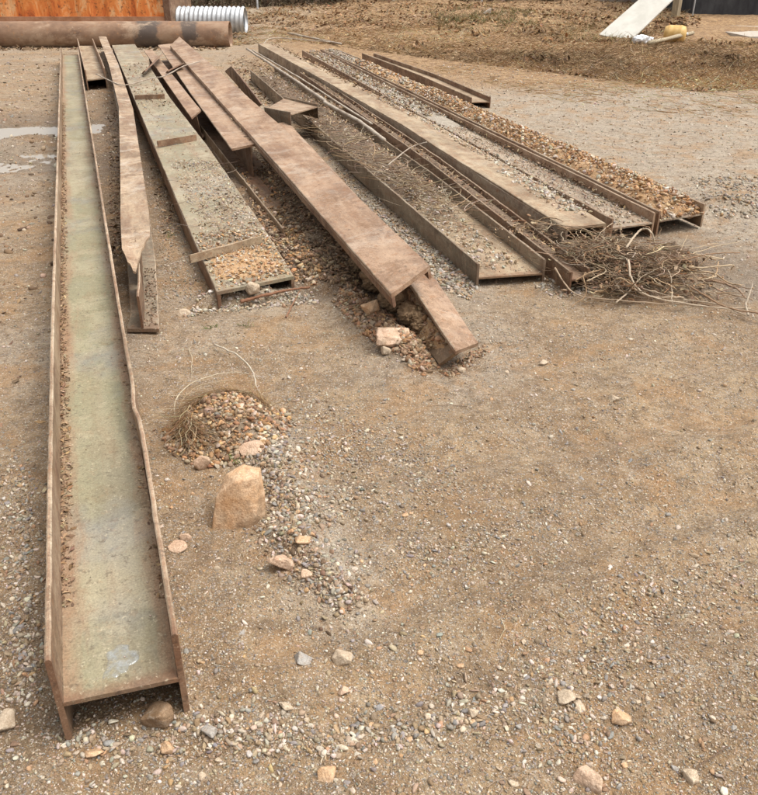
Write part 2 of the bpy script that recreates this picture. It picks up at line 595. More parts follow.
def twig_mesh(pts, lens, rads, pal, up=0.15, curl=0.5, segs=4, ang=None):
    """many short bent stems, three-sided tubes"""
    n = len(pts)
    a = rng.uniform(0, 2 * np.pi, n) if ang is None else ang
    el = np.abs(rng.normal(size=n)) * up
    cur = rng.normal(size=n) * curl
    lift = rng.normal(size=n) * up
    path = [np.array(pts, float)]
    for i in range(segs):
        aa = a + cur * i / segs + 0.15 * rng.normal(size=n)
        ee = el + lift * (i / segs)
        st = np.stack([np.cos(aa) * np.cos(ee), np.sin(aa) * np.cos(ee), np.sin(ee)], 1) * (lens / segs)[:, None]
        path.append(path[-1] + st)
    path = np.stack(path, 1)
    d = np.gradient(path, axis=1)
    d /= np.linalg.norm(d, axis=2)[:, :, None] + 1e-9
    upv = np.array([0, 0, 1.0])
    sx = np.cross(d, upv)
    sx /= np.linalg.norm(sx, axis=2)[:, :, None] + 1e-6
    sy = np.cross(sx, d)
    tp = np.linspace(1, 0.45, segs + 1)[None, :, None]
    R = rads[:, None, None] * tp
    ring = [path + R * (math.cos(q) * sx + math.sin(q) * sy) for q in (0.5, 2.6, 4.7)]
    V = np.stack(ring, 2).reshape(n, -1, 3)
    f = []
    for i in range(segs):
        for j in range(3):
            p, q = i * 3 + j, i * 3 + (j + 1) % 3
            f += [(p, q, q + 3), (p, q + 3, p + 3)]
    f = np.array(f)
    k = V.shape[1]
    V[:, :, 2] = np.maximum(V[:, :, 2], 0) if False else V[:, :, 2]
    Fc = f[None] + (np.arange(n) * k)[:, None, None]
    T = np.repeat(tints(n, pal)[:, None, :], k, axis=1)
    return V.reshape(-1, 3), Fc.reshape(-1, 3), T.reshape(-1, 4)


def tube(pts, rads, sides=8, closed_ends=True):
    """one smooth tube along a polyline"""
    pts = np.asarray(pts, float)
    n = len(pts)
    rads = np.broadcast_to(np.asarray(rads, float), (n,))
    d = np.gradient(pts, axis=0)
    d /= np.linalg.norm(d, axis=1)[:, None] + 1e-9
    ref = np.array([0, 0, 1.0]) if abs(d[0][2]) < 0.9 else np.array([1.0, 0, 0])
    V, Fc = [], []
    for i in range(n):
        sx = np.cross(d[i], ref)
        sx /= np.linalg.norm(sx) + 1e-9
        sy = np.cross(sx, d[i])
        for j in range(sides):
            q = 2 * math.pi * j / sides
            V.append(pts[i] + rads[i] * (math.cos(q) * sx + math.sin(q) * sy))
    for i in range(n - 1):
        for j in range(sides):
            p, q = i * sides + j, i * sides + (j + 1) % sides
            Fc.append((p, q, q + sides, p + sides))
    if closed_ends:
        Fc.append(tuple(range(sides))[::-1])
        Fc.append(tuple((n - 1) * sides + j for j in range(sides)))
    return np.array(V), Fc


def spline(ctrl, n):
    """Catmull-Rom through control points"""
    c = np.asarray(ctrl, float)
    c = np.vstack([2 * c[0] - c[1], c, 2 * c[-1] - c[-2]])
    out = []
    m = len(c) - 3
    for t in np.linspace(0, m - 1e-6, n):
        i = int(t)
        f = t - i
        p0, p1, p2, p3 = c[i:i + 4]
        out.append(0.5 * ((2 * p1) + (-p0 + p2) * f + (2 * p0 - 5 * p1 + 4 * p2 - p3) * f * f + (-p0 + 3 * p1 - 3 * p2 + p3) * f ** 3))
    return np.array(out)


def in_poly(u, v, poly):
    r = np.zeros(len(u), bool)
    n = len(poly)
    for i in range(n):
        x1, y1 = poly[i]
        x2, y2 = poly[(i + 1) % n]
        c = ((y1 > v) != (y2 > v)) & (u < (x2 - x1) * (v - y1) / (y2 - y1 + 1e-9) + x1)
        r ^= c
    return r


def sample(poly, n, z=None):
    """n points spread over an outline, on the terrain or on a level surface z (number or function of x,y)"""
    p = np.array(poly, float)
    lo, hi = p.min(0), p.max(0)
    u, v = np.zeros(0), np.zeros(0)
    while len(u) < n:
        a = rng.uniform(lo[0], hi[0], n * 2)
        b = rng.uniform(lo[1], hi[1], n * 2)
        k = in_poly(a, b, poly)
        u = np.concatenate([u, a[k]])
        v = np.concatenate([v, b[k]])
    u, v = u[:n], v[:n]
    if z is None:
        return Gv(u, v)
    q = P(u, v, np.full(n, float(z)))
    return np.stack([q[0], q[1], q[2]], 1)


# ------------------------------------------------------------------ the ground
def smooth_zone(x, y, p, q, wd):
    return gseg(x, y, p, q, wd)


ys = np.concatenate([[-40, -12, -4, -1.5, -0.5, 0.1, 0.4], 0.6 * (34 / 0.6) ** np.linspace(0, 1, 560), [38, 45, 60, 90, 150, 300, 600]])
ts = np.linspace(-1, 1, 640)
ts = np.sign(ts) * (0.75 * np.abs(ts) + 0.25 * np.abs(ts) ** 3)
hw = 2.0 + 0.85 * np.maximum(ys, 0)
GX = np.concatenate([np.full((len(ys), 1), -600.0), ts[None, :] * hw[:, None], np.full((len(ys), 1), 600.0)], 1)
GY = np.repeat(ys[:, None], GX.shape[1], axis=1)
GZ = terrain(GX, GY)
far = (np.abs(GX) > 200) | (GY > 50) | (GY < -3)
GZ = np.where(far, 0.3, GZ)
GZ = np.where(GY < -3, 0.0, GZ)
nr, nc = GX.shape
idx = np.arange(nr * nc).reshape(nr, nc)
gf = np.stack([idx[:-1, :-1].ravel(), idx[:-1, 1:].ravel(), idx[1:, 1:].ravel(), idx[1:, :-1].ravel()], 1)
gv = np.stack([GX.ravel(), GY.ravel(), GZ.ravel()], 1)
x, y = gv[:, 0], gv[:, 1]
# real differences of the ground itself: r litter and straw, g wet mud, b grey crushed stone
nz = fbm(x, y, 0.9, 4, 8)
edge_y = 11.8 + 4.0 * sst(0, 9, -x) * 2 + 2.2 * fbm(x, y, 0.35, 4, 12)
litter = sst(-0.6, 1.4, y - edge_y + 3.0 * nz) * sst(-3.5, -1.0, x)
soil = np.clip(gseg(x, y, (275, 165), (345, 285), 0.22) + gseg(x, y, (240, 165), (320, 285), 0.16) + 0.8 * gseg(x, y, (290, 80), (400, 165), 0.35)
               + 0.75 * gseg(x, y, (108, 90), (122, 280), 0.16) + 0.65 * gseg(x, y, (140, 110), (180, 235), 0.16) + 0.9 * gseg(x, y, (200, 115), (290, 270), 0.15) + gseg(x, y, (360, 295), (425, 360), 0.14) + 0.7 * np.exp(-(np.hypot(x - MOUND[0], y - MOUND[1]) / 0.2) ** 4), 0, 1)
wet = np.clip(1.0 * gseg(x, y, (-40, 128), (66, 125), 0.8) + 0.8 * gseg(x, y, (-40, 163), (66, 160), 0.7) + 0.9 * gseg(x, y, (640, 250), (800, 285), 0.55)
              + 0.5 * gseg(x, y, (105, 165), (110, 175), 0.3) + 0.35 * sst(0.05, 0.2, fbm(x, y, 0.8, 3, 9)) * sst(5, 2, y) + 0.5 * gseg(x, y, (130, 340), (60, 720), 0.12), 0, 1)
grey = np.clip(gseg(x, y, (725, 205), (800, 205), 0.45) + gseg(x, y, (355, 195), (470, 290), 0.14) + gseg(x, y, (270, 440), (345, 600), 0.12)
               + 0.6 * sst(-0.05, 0.10, fbm(x, y, 0.55, 4, 21)) * sst(1.2, 3.0, y) + sst(4.5, 7.5, y + 0.5 * x) * sst(16, 12, y) * sst(0.5, 2.5, x), 0, 1)
me_t = np.stack([litter, wet, grey, soil], 1)


def ground_mat():
    k = NB('gravelly yard soil')
    z = k.attr('tint')
    sep = k.n('ShaderNodeSeparateColor')
    k.l(z.outputs['Color'], sep.inputs[0])
    lit, wt, gr, so = sep.outputs[0], sep.outputs[1], sep.outputs[2], z.outputs['Alpha']
    o = k.obj()
    n1 = k.noise(o, 1.1, 6, 0.6, 0.3)
    n2 = k.noise(o, 6.0, 6, 0.65)
    n3 = k.noise(o, 45.0, 5, 0.7)
    n4 = k.noise(o, 240.0, 3, 0.7)
    c = k.mix(k.ramp(n1, [(0.40, 0), (0.60, 1)]), (0.275, 0.175, 0.088), (0.41, 0.295, 0.172))
    c = k.mix(k.ramp(n2, [(0.35, 0), (0.68, 0.8)]), c, (0.225, 0.155, 0.095))
    c = k.mix(k.math('MULTIPLY', gr, 0.85), c, k.mix(k.ramp(n2, [(0.35, 0), (0.65, 1)]), (0.47, 0.41, 0.325), (0.36, 0.30, 0.225)))
    # soil fines and crushed stone of several sizes
    sh = []
    for sc, thr, amt in ((42.0, 0.36, 0.6), (95.0, 0.45, 0.85), (210.0, 0.48, 0.85)):
        v = k.vor(o, sc)
        v.inputs['Randomness'].default_value = 1.0
        hs_ = k.n('ShaderNodeSeparateColor')
        k.l(v.outputs['Color'], hs_.inputs[0])
        pick = k.ramp(hs_.outputs[0], [(0.36, 0), (0.42, 1)])
        body = k.ramp(v.outputs['Distance'], [(thr - 0.12, 1), (thr, 0)])
        m = k.math('MULTIPLY', k.math('MULTIPLY', pick, body), amt)
        stone = k.ramp(hs_.outputs[1], [(0.0, (0.22, 0.2, 0.18)), (0.25, (0.33, 0.29, 0.24)), (0.45, (0.42, 0.33, 0.23)), (0.62, (0.36, 0.21, 0.11)),
                                        (0.75, (0.52, 0.45, 0.36)), (0.9, (0.27, 0.27, 0.27)), (1.0, (0.6, 0.54, 0.46))])
        m = k.math('MULTIPLY', m, k.ramp(k.noise(o, 2.4 + sc * 0.02, 3, 0.6), [(0.36, 0.25), (0.56, 1)]))
        c = k.mix(m, c, stone)
        sh.append((m, sc))
    c = k.mix(k.math('MULTIPLY', k.ramp(n3, [(0.50, 0), (0.66, 1)]), 0.65), c, (0.13, 0.085, 0.05))
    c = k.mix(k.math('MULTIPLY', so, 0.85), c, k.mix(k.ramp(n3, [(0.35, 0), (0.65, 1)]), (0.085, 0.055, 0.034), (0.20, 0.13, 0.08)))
    n6 = k.noise(o, 2.7, 7, 0.75, 0.4)
    c = k.mix(k.ramp(n6, [(0.50, 0), (0.60, 0.65)]), c, (0.35, 0.205, 0.095))
    n7 = k.noise(o, 14.0, 6, 0.75)
    c = k.mix(k.ramp(n7, [(0.52, 0), (0.66, 0.6)]), c, (0.15, 0.10, 0.06))
    c = k.mix(k.ramp(n7, [(0.34, 0.5), (0.46, 0)]), c, (0.43, 0.34, 0.24))
    lc = k.ramp(k.noise(o, 9.0, 6, 0.75), [(0.32, (0.10, 0.06, 0.035)), (0.44, (0.24, 0.135, 0.065)), (0.56, (0.38, 0.24, 0.115)), (0.68, (0.48, 0.35, 0.20))])
    c = k.mix(k.math('MULTIPLY', lit, 0.92), c, lc)
    c = k.mix(k.math('MULTIPLY', wt, 0.62), c, (0.12, 0.085, 0.055))
    gap = k.vor(o, 120.0, 'DISTANCE_TO_EDGE')
    c = k.mix(k.math('MULTIPLY', k.ramp(gap.outputs['Distance'], [(0.02, 1), (0.14, 0)]), k.ramp(n7, [(0.44, 0.0), (0.58, 0.45)])), c, (0.14, 0.09, 0.055))
    fl = k.ramp(k.noise(o, 130.0, 2, 0.6), [(0.62, 0), (0.68, 1)])
    c = k.mix(k.math('MULTIPLY', fl, 0.85), c, (0.60, 0.53, 0.44))
    c = k.mix(0.45, c, k.ramp(n4, [(0.3, (0.4, 0.36, 0.33)), (0.7, (1.25, 1.25, 1.25))]), 'MULTIPLY')
    hgt = k.math('ADD', k.math('MULTIPLY', n3, 0.6), k.math('MULTIPLY', n4, 0.35))
    for m, sc in sh:
        hgt = k.math('ADD', hgt, k.math('MULTIPLY', m, 22.0 / sc))
    nb = k.bump(n7, 0.6, 0.05)
    nb = k.bump(hgt, 0.8, 0.012, nb)
    rr = k.math('SUBTRACT', 0.92, k.math('MULTIPLY', k.math('MULTIPLY', wt, k.ramp(n2, [(0.4, 0.25), (0.6, 1)])), 0.62))
    return k.out(c, rr, nb, spec=0.3)


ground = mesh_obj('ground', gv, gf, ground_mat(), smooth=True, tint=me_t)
tag(ground, 'tan gravelly dirt yard with wet patches', 'ground', kind='structure')


def water_mat(name):
    k = NB(name)
    o = k.obj()
    n = k.noise(o, 6.0, 3, 0.5)
    nb = k.bump(n, 0.05, 0.004)
    m = k.out((0.30, 0.25, 0.19), 0.04, nb, spec=0.5)
    return m


M_WATER = water_mat('muddy rain water')
for (u, v, z, ax, ay, nm) in ((5, 127, -0.042, 1.9, 1.3, 'wide muddy puddle left of the long green beam'), (8, 162, -0.028, 2.0, 0.62, 'smaller muddy puddle nearer along the beam'),
                              ):
    c = P(u, v, z)
    q = np.linspace(0, 2 * np.pi, 48, endpoint=False)
    V = np.stack([c[0] + ax * np.cos(q), c[1] + ay * np.sin(q), np.full(48, z)], 1)
    o = mesh_obj('puddle', V, [tuple(range(48))], M_WATER)
    tag(o, nm, 'puddle', kind='structure')

# ------------------------------------------------------------------ beams
GB = 'salvaged steel beams laid out on the yard'


class Beam:
    """stations: list of (left edge point, right edge point) of its top, near end first; parts are swept rectangles"""

    def __init__(self, name, label, stations, cat='steel beam', wob=0.0035, step=0.12):
        st = [(np.array(a, float), np.array(b, float)) for a, b in stations]
        cum = [0.0]
        for (a, b), (c, d) in zip(st[:-1], st[1:]):
            cum.append(cum[-1] + np.linalg.norm((c + d - a - b) / 2))
        self.len = cum[-1]
        n = max(6, int(cum[-1] / step))
        tt = np.unique(np.concatenate([np.linspace(0, cum[-1], n), cum]))
        self.s = tt
        Ls = np.array([s[0] for s in st])
        Rs = np.array([s[1] for s in st])
        self.L = np.stack([np.interp(tt, cum, Ls[:, i]) for i in range(3)], 1)
        self.R = np.stack([np.interp(tt, cum, Rs[:, i]) for i in range(3)], 1)
        ce = (self.L + self.R) / 2
        d = np.gradient(ce, axis=0)
        self.d = d / np.linalg.norm(d, axis=1)[:, None]
        xh = self.R - self.L
        self.W = np.linalg.norm(xh, axis=1)
        self.x = xh / self.W[:, None]
        up = np.cross(self.x, self.d)
        self.up = up / np.linalg.norm(up, axis=1)[:, None]
        # width across, square to the axis (ends may be cut on the skew)
        dd = ce[-1] - ce[0]
        self.rz = math.atan2(-dd[0], dd[1])
        self.loc = np.array([self.L[0][0], self.L[0][1], 0.0])
        self.e = empty(name, self.loc, self.rz, label, cat, GB)
        self.wob = wob

    def part(self, name, r, mat, label=None, ch=0.004, s0=None, s1=None, deform=None, end=None):
        """r = (fa0, oa0, fa1, oa1, b0, b1): from fa0*W+oa0 to fa1*W+oa1 across, b0..b1 up from the top line"""
        fa0, oa0, fa1, oa1, b0, b1 = r
        sel = np.ones(len(self.s), bool)
        if s0 is not None:
            sel &= self.s >= s0
        if s1 is not None:
            sel &= self.s <= s1
        L, X, U, W = self.L[sel], self.x[sel], self.up[sel], self.W[sel]
        n = len(L)
        a0 = fa0 * W + oa0
        a1 = fa1 * W + oa1
        sd_ = rng.random() * 50
        wx = self.wob * 2 * fbm(self.s[sel], self.s[sel] * 0 + sd_, 0.8, 3) + self.wob * 0.6 * rng.normal(size=n) * 0.5
        wz = self.wob * 2 * fbm(self.s[sel], self.s[sel] * 0 + sd_ + 7, 0.9, 3) + self.wob * 0.4 * rng.normal(size=n) * 0.5
        prof = [(0, ch, 0, 0), (1, -ch, 0, 0), (1, 0, 0, ch), (1, 0, 1, -ch), (1, -ch, 1, 0), (0, ch, 1, 0), (0, 0, 1, -ch), (0, 0, 0, ch)]
        V = np.zeros((n, 8, 3))
        for j, (pa, oa, pb, ob) in enumerate(prof):
            a = a0 + (a1 - a0) * pa + oa + wx
            b = b0 + (b1 - b0) * pb + ob + wz
            V[:, j] = L + X * a[:, None] + U * b[:, None]
        if deform is not None:
            V = deform(V, self.s[sel], self)
        idx = np.arange(n * 8).reshape(n, 8)
        f = []
        for i in range(n - 1):
            for j in range(8):
                f.append((idx[i, j], idx[i + 1, j], idx[i + 1, (j + 1) % 8], idx[i, (j + 1) % 8]))
        f.append(tuple(idx[0]))
        f.append(tuple(idx[-1][::-1]))
        o = mesh_obj(name, to_local(V.reshape(-1, 3), self.loc, self.rz), f, mat, self.e)
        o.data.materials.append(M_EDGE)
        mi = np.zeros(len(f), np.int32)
        for j in (1, 3, 5, 7):                           # arrises: worn, and paler to paint in lit edge lines
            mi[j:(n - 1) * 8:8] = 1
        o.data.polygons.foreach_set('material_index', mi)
        if label:
            o['label'] = label
        return o

    def H(self, D, t, tw, wm, fm, wz=None, dL=None, dR=None, lab=(None, None)):
        """beam lying with its web level, flanges upright"""
        wz = -D / 2 if wz is None else wz
        self.part('web', (0, t - 0.001, 1, -t + 0.001, wz - tw / 2, wz + tw / 2), wm, lab[0])
        self.part('flange', (0, 0, 0, t, -D, 0), fm, deform=dL)
        self.part('flange', (1, -t, 1, 0, -D, 0), fm, deform=dR)

    def I(self, D, t, tw, fm, wm, skip_top=False):
        """beam standing on its flange"""
        if not skip_top:
            self.part('flange', (0, 0, 1, 0, -t, 0), fm)
        self.part('web', (0.5, -tw / 2, 0.5, tw / 2, -D + t - 0.001, -t + 0.001), wm)
        self.part('flange', (0, 0, 1, 0, -D, -D + t), wm)

    def C(self, D, t, wm, fm):
        """channel lying with its web up and its legs down"""
        self.part('web', (0, 0, 1, 0, -t, 0), wm)
        self.part('flange', (0, 0, 0, t, -D, -t + 0.001), fm)
        self.part('flange', (1, -t, 1, 0, -D, -t + 0.001), fm)


def sta(*rows):
    """rows of (uL, vL, zL, uR, vR, zR)"""
    return [(P(a, b, c), P(d, e, f)) for a, b, c, d, e, f in rows]


# the long greenish beam at the left
b1 = Beam('steel_beam', 'longest greenish beam on the left with its web facing up and a small rain puddle near its open end',
          sta((43.5, 661, 0.28, 178, 634, 0.28), (46.5, 500, 0.28, 155.5, 500, 0.28), (51.5, 300, 0.28, 119.5, 300, 0.28), (60.5, 47, 0.28, 78, 47, 0.28)), step=0.05, wob=0.0018)


def dent(V, s, b):
    q = P(136, 402, 0.28)
    s0 = np.interp(q[1], b.R[:, 1], b.s)
    g = np.exp(-((s - s0) / 0.08) ** 2) - 0.35 * np.exp(-((s - s0 + 0.25) / 0.22) ** 2)
    for j in (3, 4, 5, 6):
        V[:, j] += b.x * (-0.010 * g)[:, None]
        V[:, j, 2] -= 0.012 * np.exp(-((s - s0) / 0.06) ** 2)
    return V


b1.H(0.28, 0.014, 0.012, M_B1W, M_B1F, dR=dent)
# short beam beyond it
b2 = Beam('steel_beam', 'short open ended beam tucked between the long green beam and the bent narrow beam',
          sta((84.5, 70, 0.28, 105, 68, 0.28), (77, 38.5, 0.28, 93, 38.5, 0.28)))
b2.H(0.27, 0.016, 0.014, M_TAN, M_PINK)

# bent narrow I-beam with torn top flange
ZB = 0.29
rows3 = [(112, 300, ZB, 147, 300, ZB), (122, 262, ZB, 151, 262, ZB), (120.4, 216, ZB, 149.5, 216, ZB), (120, 150, ZB, 139.5, 150, ZB), (119, 108, ZB, 133, 108, ZB), (109, 64.4, ZB, 118.5, 64.4, ZB), (98.6, 36.5, ZB, 106.3, 36.5, ZB)]
near_c = P(142.5, 327, 0.03)
ctr = (P(136.5, 262, ZB) + P(0, 0, ZB) * 0)
hwid = 0.078
st3 = [(np.array([near_c[0] - hwid, near_c[1], ZB]), np.array([near_c[0] + hwid, near_c[1], ZB]))] + sta(*rows3[1:])
b3 = Beam('steel_beam', 'narrow bent beam standing upright with a torn curling top flange', st3, step=0.06)
tip_y = P(133, 285, ZB)[1]


def torn(V, s, b):
    """tear the near end: a tongue bends down on the left, a bite is missing on the right"""
    for j in range(8):
        a = ((V[:, j] - b.L) * b.x).sum(1) / b.W
        cut = np.where(a < 0.45, 0.10 * (0.45 - a) / 0.45, 0.34 * ((a - 0.45) / 0.55) ** 0.8) + 0.22
        ss = np.maximum(s, cut)
        tgtL = np.stack([np.interp(ss, b.s, b.L[:, i]) for i in range(3)], 1)
        tgtR = np.stack([np.interp(ss, b.s, b.R[:, i]) for i in range(3)], 1)
        base = tgtL + (tgtR - tgtL) * a[:, None]
        dz = V[:, j, 2] - b.L[:, 2]
        dr = np.clip((0.75 - ss) / 0.5, 0, 1) ** 2 * 0.05
        rip = 0.012 * np.sin(a * 9 + ss * 6) * np.clip((0.9 - ss) / 0.6, 0, 1)
        V[:, j] = base
        V[:, j, 2] = base[:, 2] + dz - dr + rip + 0.006 * np.sin(ss * 3.1 + a * 2)
    return V


def torn_flange(b):
    """top flange with its torn end as a fine sheet of thickness t"""
    na = 13
    t = 0.012
    n = len(b.s)
    top = np.zeros((n, na, 3))
    fr = np.linspace(0, 1, na)
    for j, a in enumerate(fr):
        tipw = 0.42
        c = 0.235 + (0.26 * ((tipw - a) / tipw) ** 1.5 if a < tipw else 0.42 * ((a - tipw) / (1 - tipw)) ** 0.7)
        c += 0.02 * math.sin(a * 31)
        ss = np.maximum(b.s, c)
        L = np.stack([np.interp(ss, b.s, b.L[:, i]) for i in range(3)], 1)
        R = np.stack([np.interp(ss, b.s, b.R[:, i]) for i in range(3)], 1)
        p = L + (R - L) * a
        k = np.clip((0.95 - ss) / 0.7, 0, 1)
        p[:, 2] += -0.075 * k ** 2.2 * (1 - 0.4 * a) + 0.014 * np.sin(a * 5 + ss * 5) * k + 0.004 * np.sin(ss * 2.3 + a * 2) + 0.008 * (2 * a - 1) * np.sin(ss * 0.9)
        top[:, j] = p
    bot = top.copy()
    bot[:, :, 2] -= t
    V = np.concatenate([top.reshape(-1, 3), bot.reshape(-1, 3)])
    I = np.arange(n * na).reshape(n, na)
    J = I + n * na
    f = []
    for i in range(n - 1):
        for j in range(na - 1):
            f.append((I[i, j], I[i, j + 1], I[i + 1, j + 1], I[i + 1, j]))
            f.append((J[i, j], J[i + 1, j], J[i + 1, j + 1], J[i, j + 1]))
        f.append((I[i, 0], I[i + 1, 0], J[i + 1, 0], J[i, 0]))
        f.append((I[i, -1], J[i, -1], J[i + 1, -1], I[i + 1, -1]))
    for j in range(na - 1):
        f.append((I[0, j], J[0, j], J[0, j + 1], I[0, j + 1]))
        f.append((I[-1, j], I[-1, j + 1], J[-1, j + 1], J[-1, j]))
    o = mesh_obj('flange', to_local(V, b.loc, b.rz), f, M_BENT, b.e)
    o['label'] = 'bare scraped top flange with a torn end'


torn_flange(b3)
b3.part('web', (0.5, -0.006, 0.5, 0.006, -0.268, -0.10), M_BROWN, s1=0.55)
b3.part('web', (0.5, -0.006, 0.5, 0.006, -0.268, -0.011), M_BROWN, s0=0.55)
b3.part('flange', (0, 0, 1, 0, -0.285, -0.267), M_OLIVE)

# wide flat-topped beam with cleats
b4 = Beam('steel_beam', 'widest flat topped beam covered in gravel with three cleats standing across it',
          sta((217, 292, 0.10, 294, 276, 0.10), (189, 229, 0.14, 262, 225, 0.14), (156, 150, 0.22, 210.5, 150, 0.22), (133.6, 96.5, 0.28, 169.5, 96.5, 0.28), (112, 45, 0.28, 135, 44, 0.28)))
b4.C(0.14, 0.018, M_B4, M_BROWN)


def plate(name, quad, thick, mat, parent_beam=None, label=None, cat=None, group=None, hgt=None):
    """flat bar from four world corners, thickened along its normal"""
    q = np.array(quad, float)
    nrm = np.cross(q[1] - q[0], q[3] - q[0])
    nrm /= np.linalg.norm(nrm)
    m = 7
    rows = []
    for sgn in (0, 1):
        for i in range(m):
            t = i / (m - 1)
            for e in (0, 1):
                a = q[0] + (q[1] - q[0]) * t if e == 0 else q[3] + (q[2] - q[3]) * t
                rows.append(a + nrm * thick * (0.5 - sgn) + rng.normal(size=3) * 0.0012)
    V = np.array(rows)
    f = []
    for i in range(m - 1):
        a = i * 2
        b = m * 2 + i * 2
        f += [(a, a + 2, a + 3, a + 1), (b, b + 1, b + 3, b + 2), (a, b, b + 2, a + 2), (a + 1, a + 3, b + 3, b + 1)]
    e = (m - 1) * 2
    f += [(0, 1, m * 2 + 1, m * 2), (e, m * 2 + e, m * 2 + e + 1, e + 1)]
    if parent_beam is not None:
        o = mesh_obj(name, to_local(V, parent_beam.loc, parent_beam.rz), f, mat, parent_beam.e)
    else:
        loc = q.mean(0)
        loc[2] = q[:, 2].min()
        o = mesh_obj(name, V - loc, f, mat)
        o.location = loc
        tag(o, label, cat, group)
        return o
    if label:
        o['label'] = label
    return o


for (u0, v0, u1, v1, z, hh, m, lb) in ((135, 99.5, 165, 98.5, 0.28, 0.045, M_BROWN, None), (158, 147, 196.5, 140.5, 0.23, 0.05, M_BROWN, None), (190, 263, 262, 243, 0.13, 0.045, M_TAN, 'mud covered cleat overhanging the edge')):
    a, c = P(u0, v0, z), P(u1, v1, z)
    h_ = np.array([0, 0, hh])
    plate('cleat', (a, c, c + h_, a + h_), 0.014, m, b4, lb)
# ledge behind the nearest cleat, dirt filled

# narrow beam lying between wide one and the rusty pair
b5 = Beam('steel_beam', 'short narrow topped beam ending beside the wide beam with two loose plates over it',
          sta((191.5, 118, 0.26, 201, 110, 0.28), (144, 50.5, 0.28, 152, 49, 0.28)))
b5.I(0.25, 0.016, 0.012, M_PINK, M_BROWN)
b5b = Beam('steel_channel', 'long half buried channel edge running beside the wide gravel covered beam',
           sta((282, 228, 0.09, 306, 222, 0.09), (222, 153, 0.10, 240, 149, 0.10), (190, 112, 0.10, 203, 109, 0.10)), cat='steel channel')
b5b.part('flange', (0, 0, 0, 0.012, -0.12, 0), M_TAN)
b5b.part('web', (0, 0.011, 1, 0, -0.075, -0.065), M_BROWN)

b6 = Beam('steel_beam', 'rust brown upright beam ending under the left edge of the long leaning flange',
          sta((231.6, 149, 0.29, 270, 141, 0.29), (190, 92, 0.29, 218, 89, 0.29), (158, 45, 0.29, 176, 43, 0.29)))
b6.I(0.29, 0.018, 0.014, M_PINK, M_BROWN)

b7 = Beam('steel_beam', 'long pinkish flat topped beam lying aslant on top of the pile',
          sta((391, 294, 0.30, 430, 265, 0.345), (282, 170, 0.33, 318, 158, 0.36), (170, 45.5, 0.36, 179.5, 36.5, 0.40)))
b7.C(0.07, 0.022, M_PINK, M_BROWN)

# soil-caked beam beneath it: leaning web facing the camera, flange to the right
b8 = Beam('steel_beam', 'soil caked leaning beam poking out from under the long pinkish one',
          sta((456, 351, 0.13, 478.5, 342.5, 0.11), (412, 286, 0.20, 436, 279, 0.17), (268, 126, 0.24, 287, 121, 0.22)), wob=0.003)
b8.part('flange', (0, 0, 1, 0, -0.018, 0), M_PINK)
st8 = [(P(438.7, 365, 0.015), P(457, 351.5, 0.095)), (P(366, 275, 0.03), P(411, 290, 0.165)), (P(262, 150, 0.05), P(268, 130, 0.21))]
b8w = Beam('x', 'x', st8, wob=0.006, step=0.05)
ow = b8w.part('web', (0, 0, 1, 0, -0.018, 0), M_SOILED, 'web caked with red soil')
mw = b8w.e.matrix_basis.copy()
from mathutils import Euler
ML = Matrix.Translation(Vector(b8.loc)) @ Matrix.Rotation(b8.rz, 4, 'Z')
MW = Matrix.Translation(Vector(b8w.loc)) @ Matrix.Rotation(b8w.rz, 4, 'Z')
ow.data.transform(ML.inverted() @ MW)
ow.parent = b8.e
bpy.data.objects.remove(b8w.e)

# short stub above the pit
b9 = Beam('steel_beam', 'short beam stub with one pale flange propped over a dark hollow',
          sta((290, 112, 0.34, 318, 104, 0.33), (264, 107, 0.30, 284, 96, 0.30)), step=0.08)
b9.H(0.14, 0.012, 0.010, M_B1F, M_OLIVE, wz=-0.03)

# wide low beam full of litter
b11 = Beam('steel_beam', 'low wide beam filled with twigs and leaf litter between upright flanges',
           sta((477.5, 263.5, 0.135, 546.5, 259, 0.135), (380, 180, 0.14, 432, 172, 0.14), (307.5, 118.6, 0.15, 345, 112, 0.15), (250, 70, 0.15, 275, 68, 0.15)))
b11.H(0.15, 0.013, 0.010, M_TAN, M_OLIVE, wz=-0.085)

b12 = Beam('steel_channel', 'narrow channel half hidden by the tangled roots with its open end showing',
           sta((571, 272, 0.13, 590, 268, 0.13), (427.5, 160, 0.14, 441, 158, 0.14), (300, 72, 0.14, 309, 71, 0.14)), cat='steel channel')
b12.H(0.14, 0.012, 0.010, M_BROWN, M_BROWN, wz=-0.05)

b13 = Beam('steel_beam', 'flat topped tan beam with a mud streaked side left of the grit filled beams',
           sta((566, 228, 0.17, 606, 223, 0.17), (458, 160, 0.17, 494, 157, 0.17), (400, 123, 0.17, 430, 121, 0.17), (331, 84, 0.17, 352, 82.5, 0.17), (258, 43.5, 0.17, 273, 43, 0.17)))
b13.C(0.17, 0.016, M_TAN, M_GREY)

b14 = Beam('steel_beam', 'grey grit filled beam with rust brown flanges in the middle of three',
           sta((612, 219, 0.16, 656, 212.5, 0.16), (388, 97, 0.16, 416, 96, 0.16), (302, 50, 0.16, 321, 49, 0.16)))
b14.H(0.16, 0.014, 0.010, M_GREY, M_PINK, wz=-0.07)
b15 = Beam('steel_beam', 'outermost right beam heaped with orange and white gravel',
           sta((659.5, 211.5, 0.16, 706, 204, 0.16), (487, 128, 0.16, 520, 127.5, 0.16), (361, 67, 0.16, 380, 66, 0.16), (322, 49, 0.16, 337, 49, 0.16)))
b15.H(0.16, 0.014, 0.010, M_GREY, M_B1F, wz=-0.07)

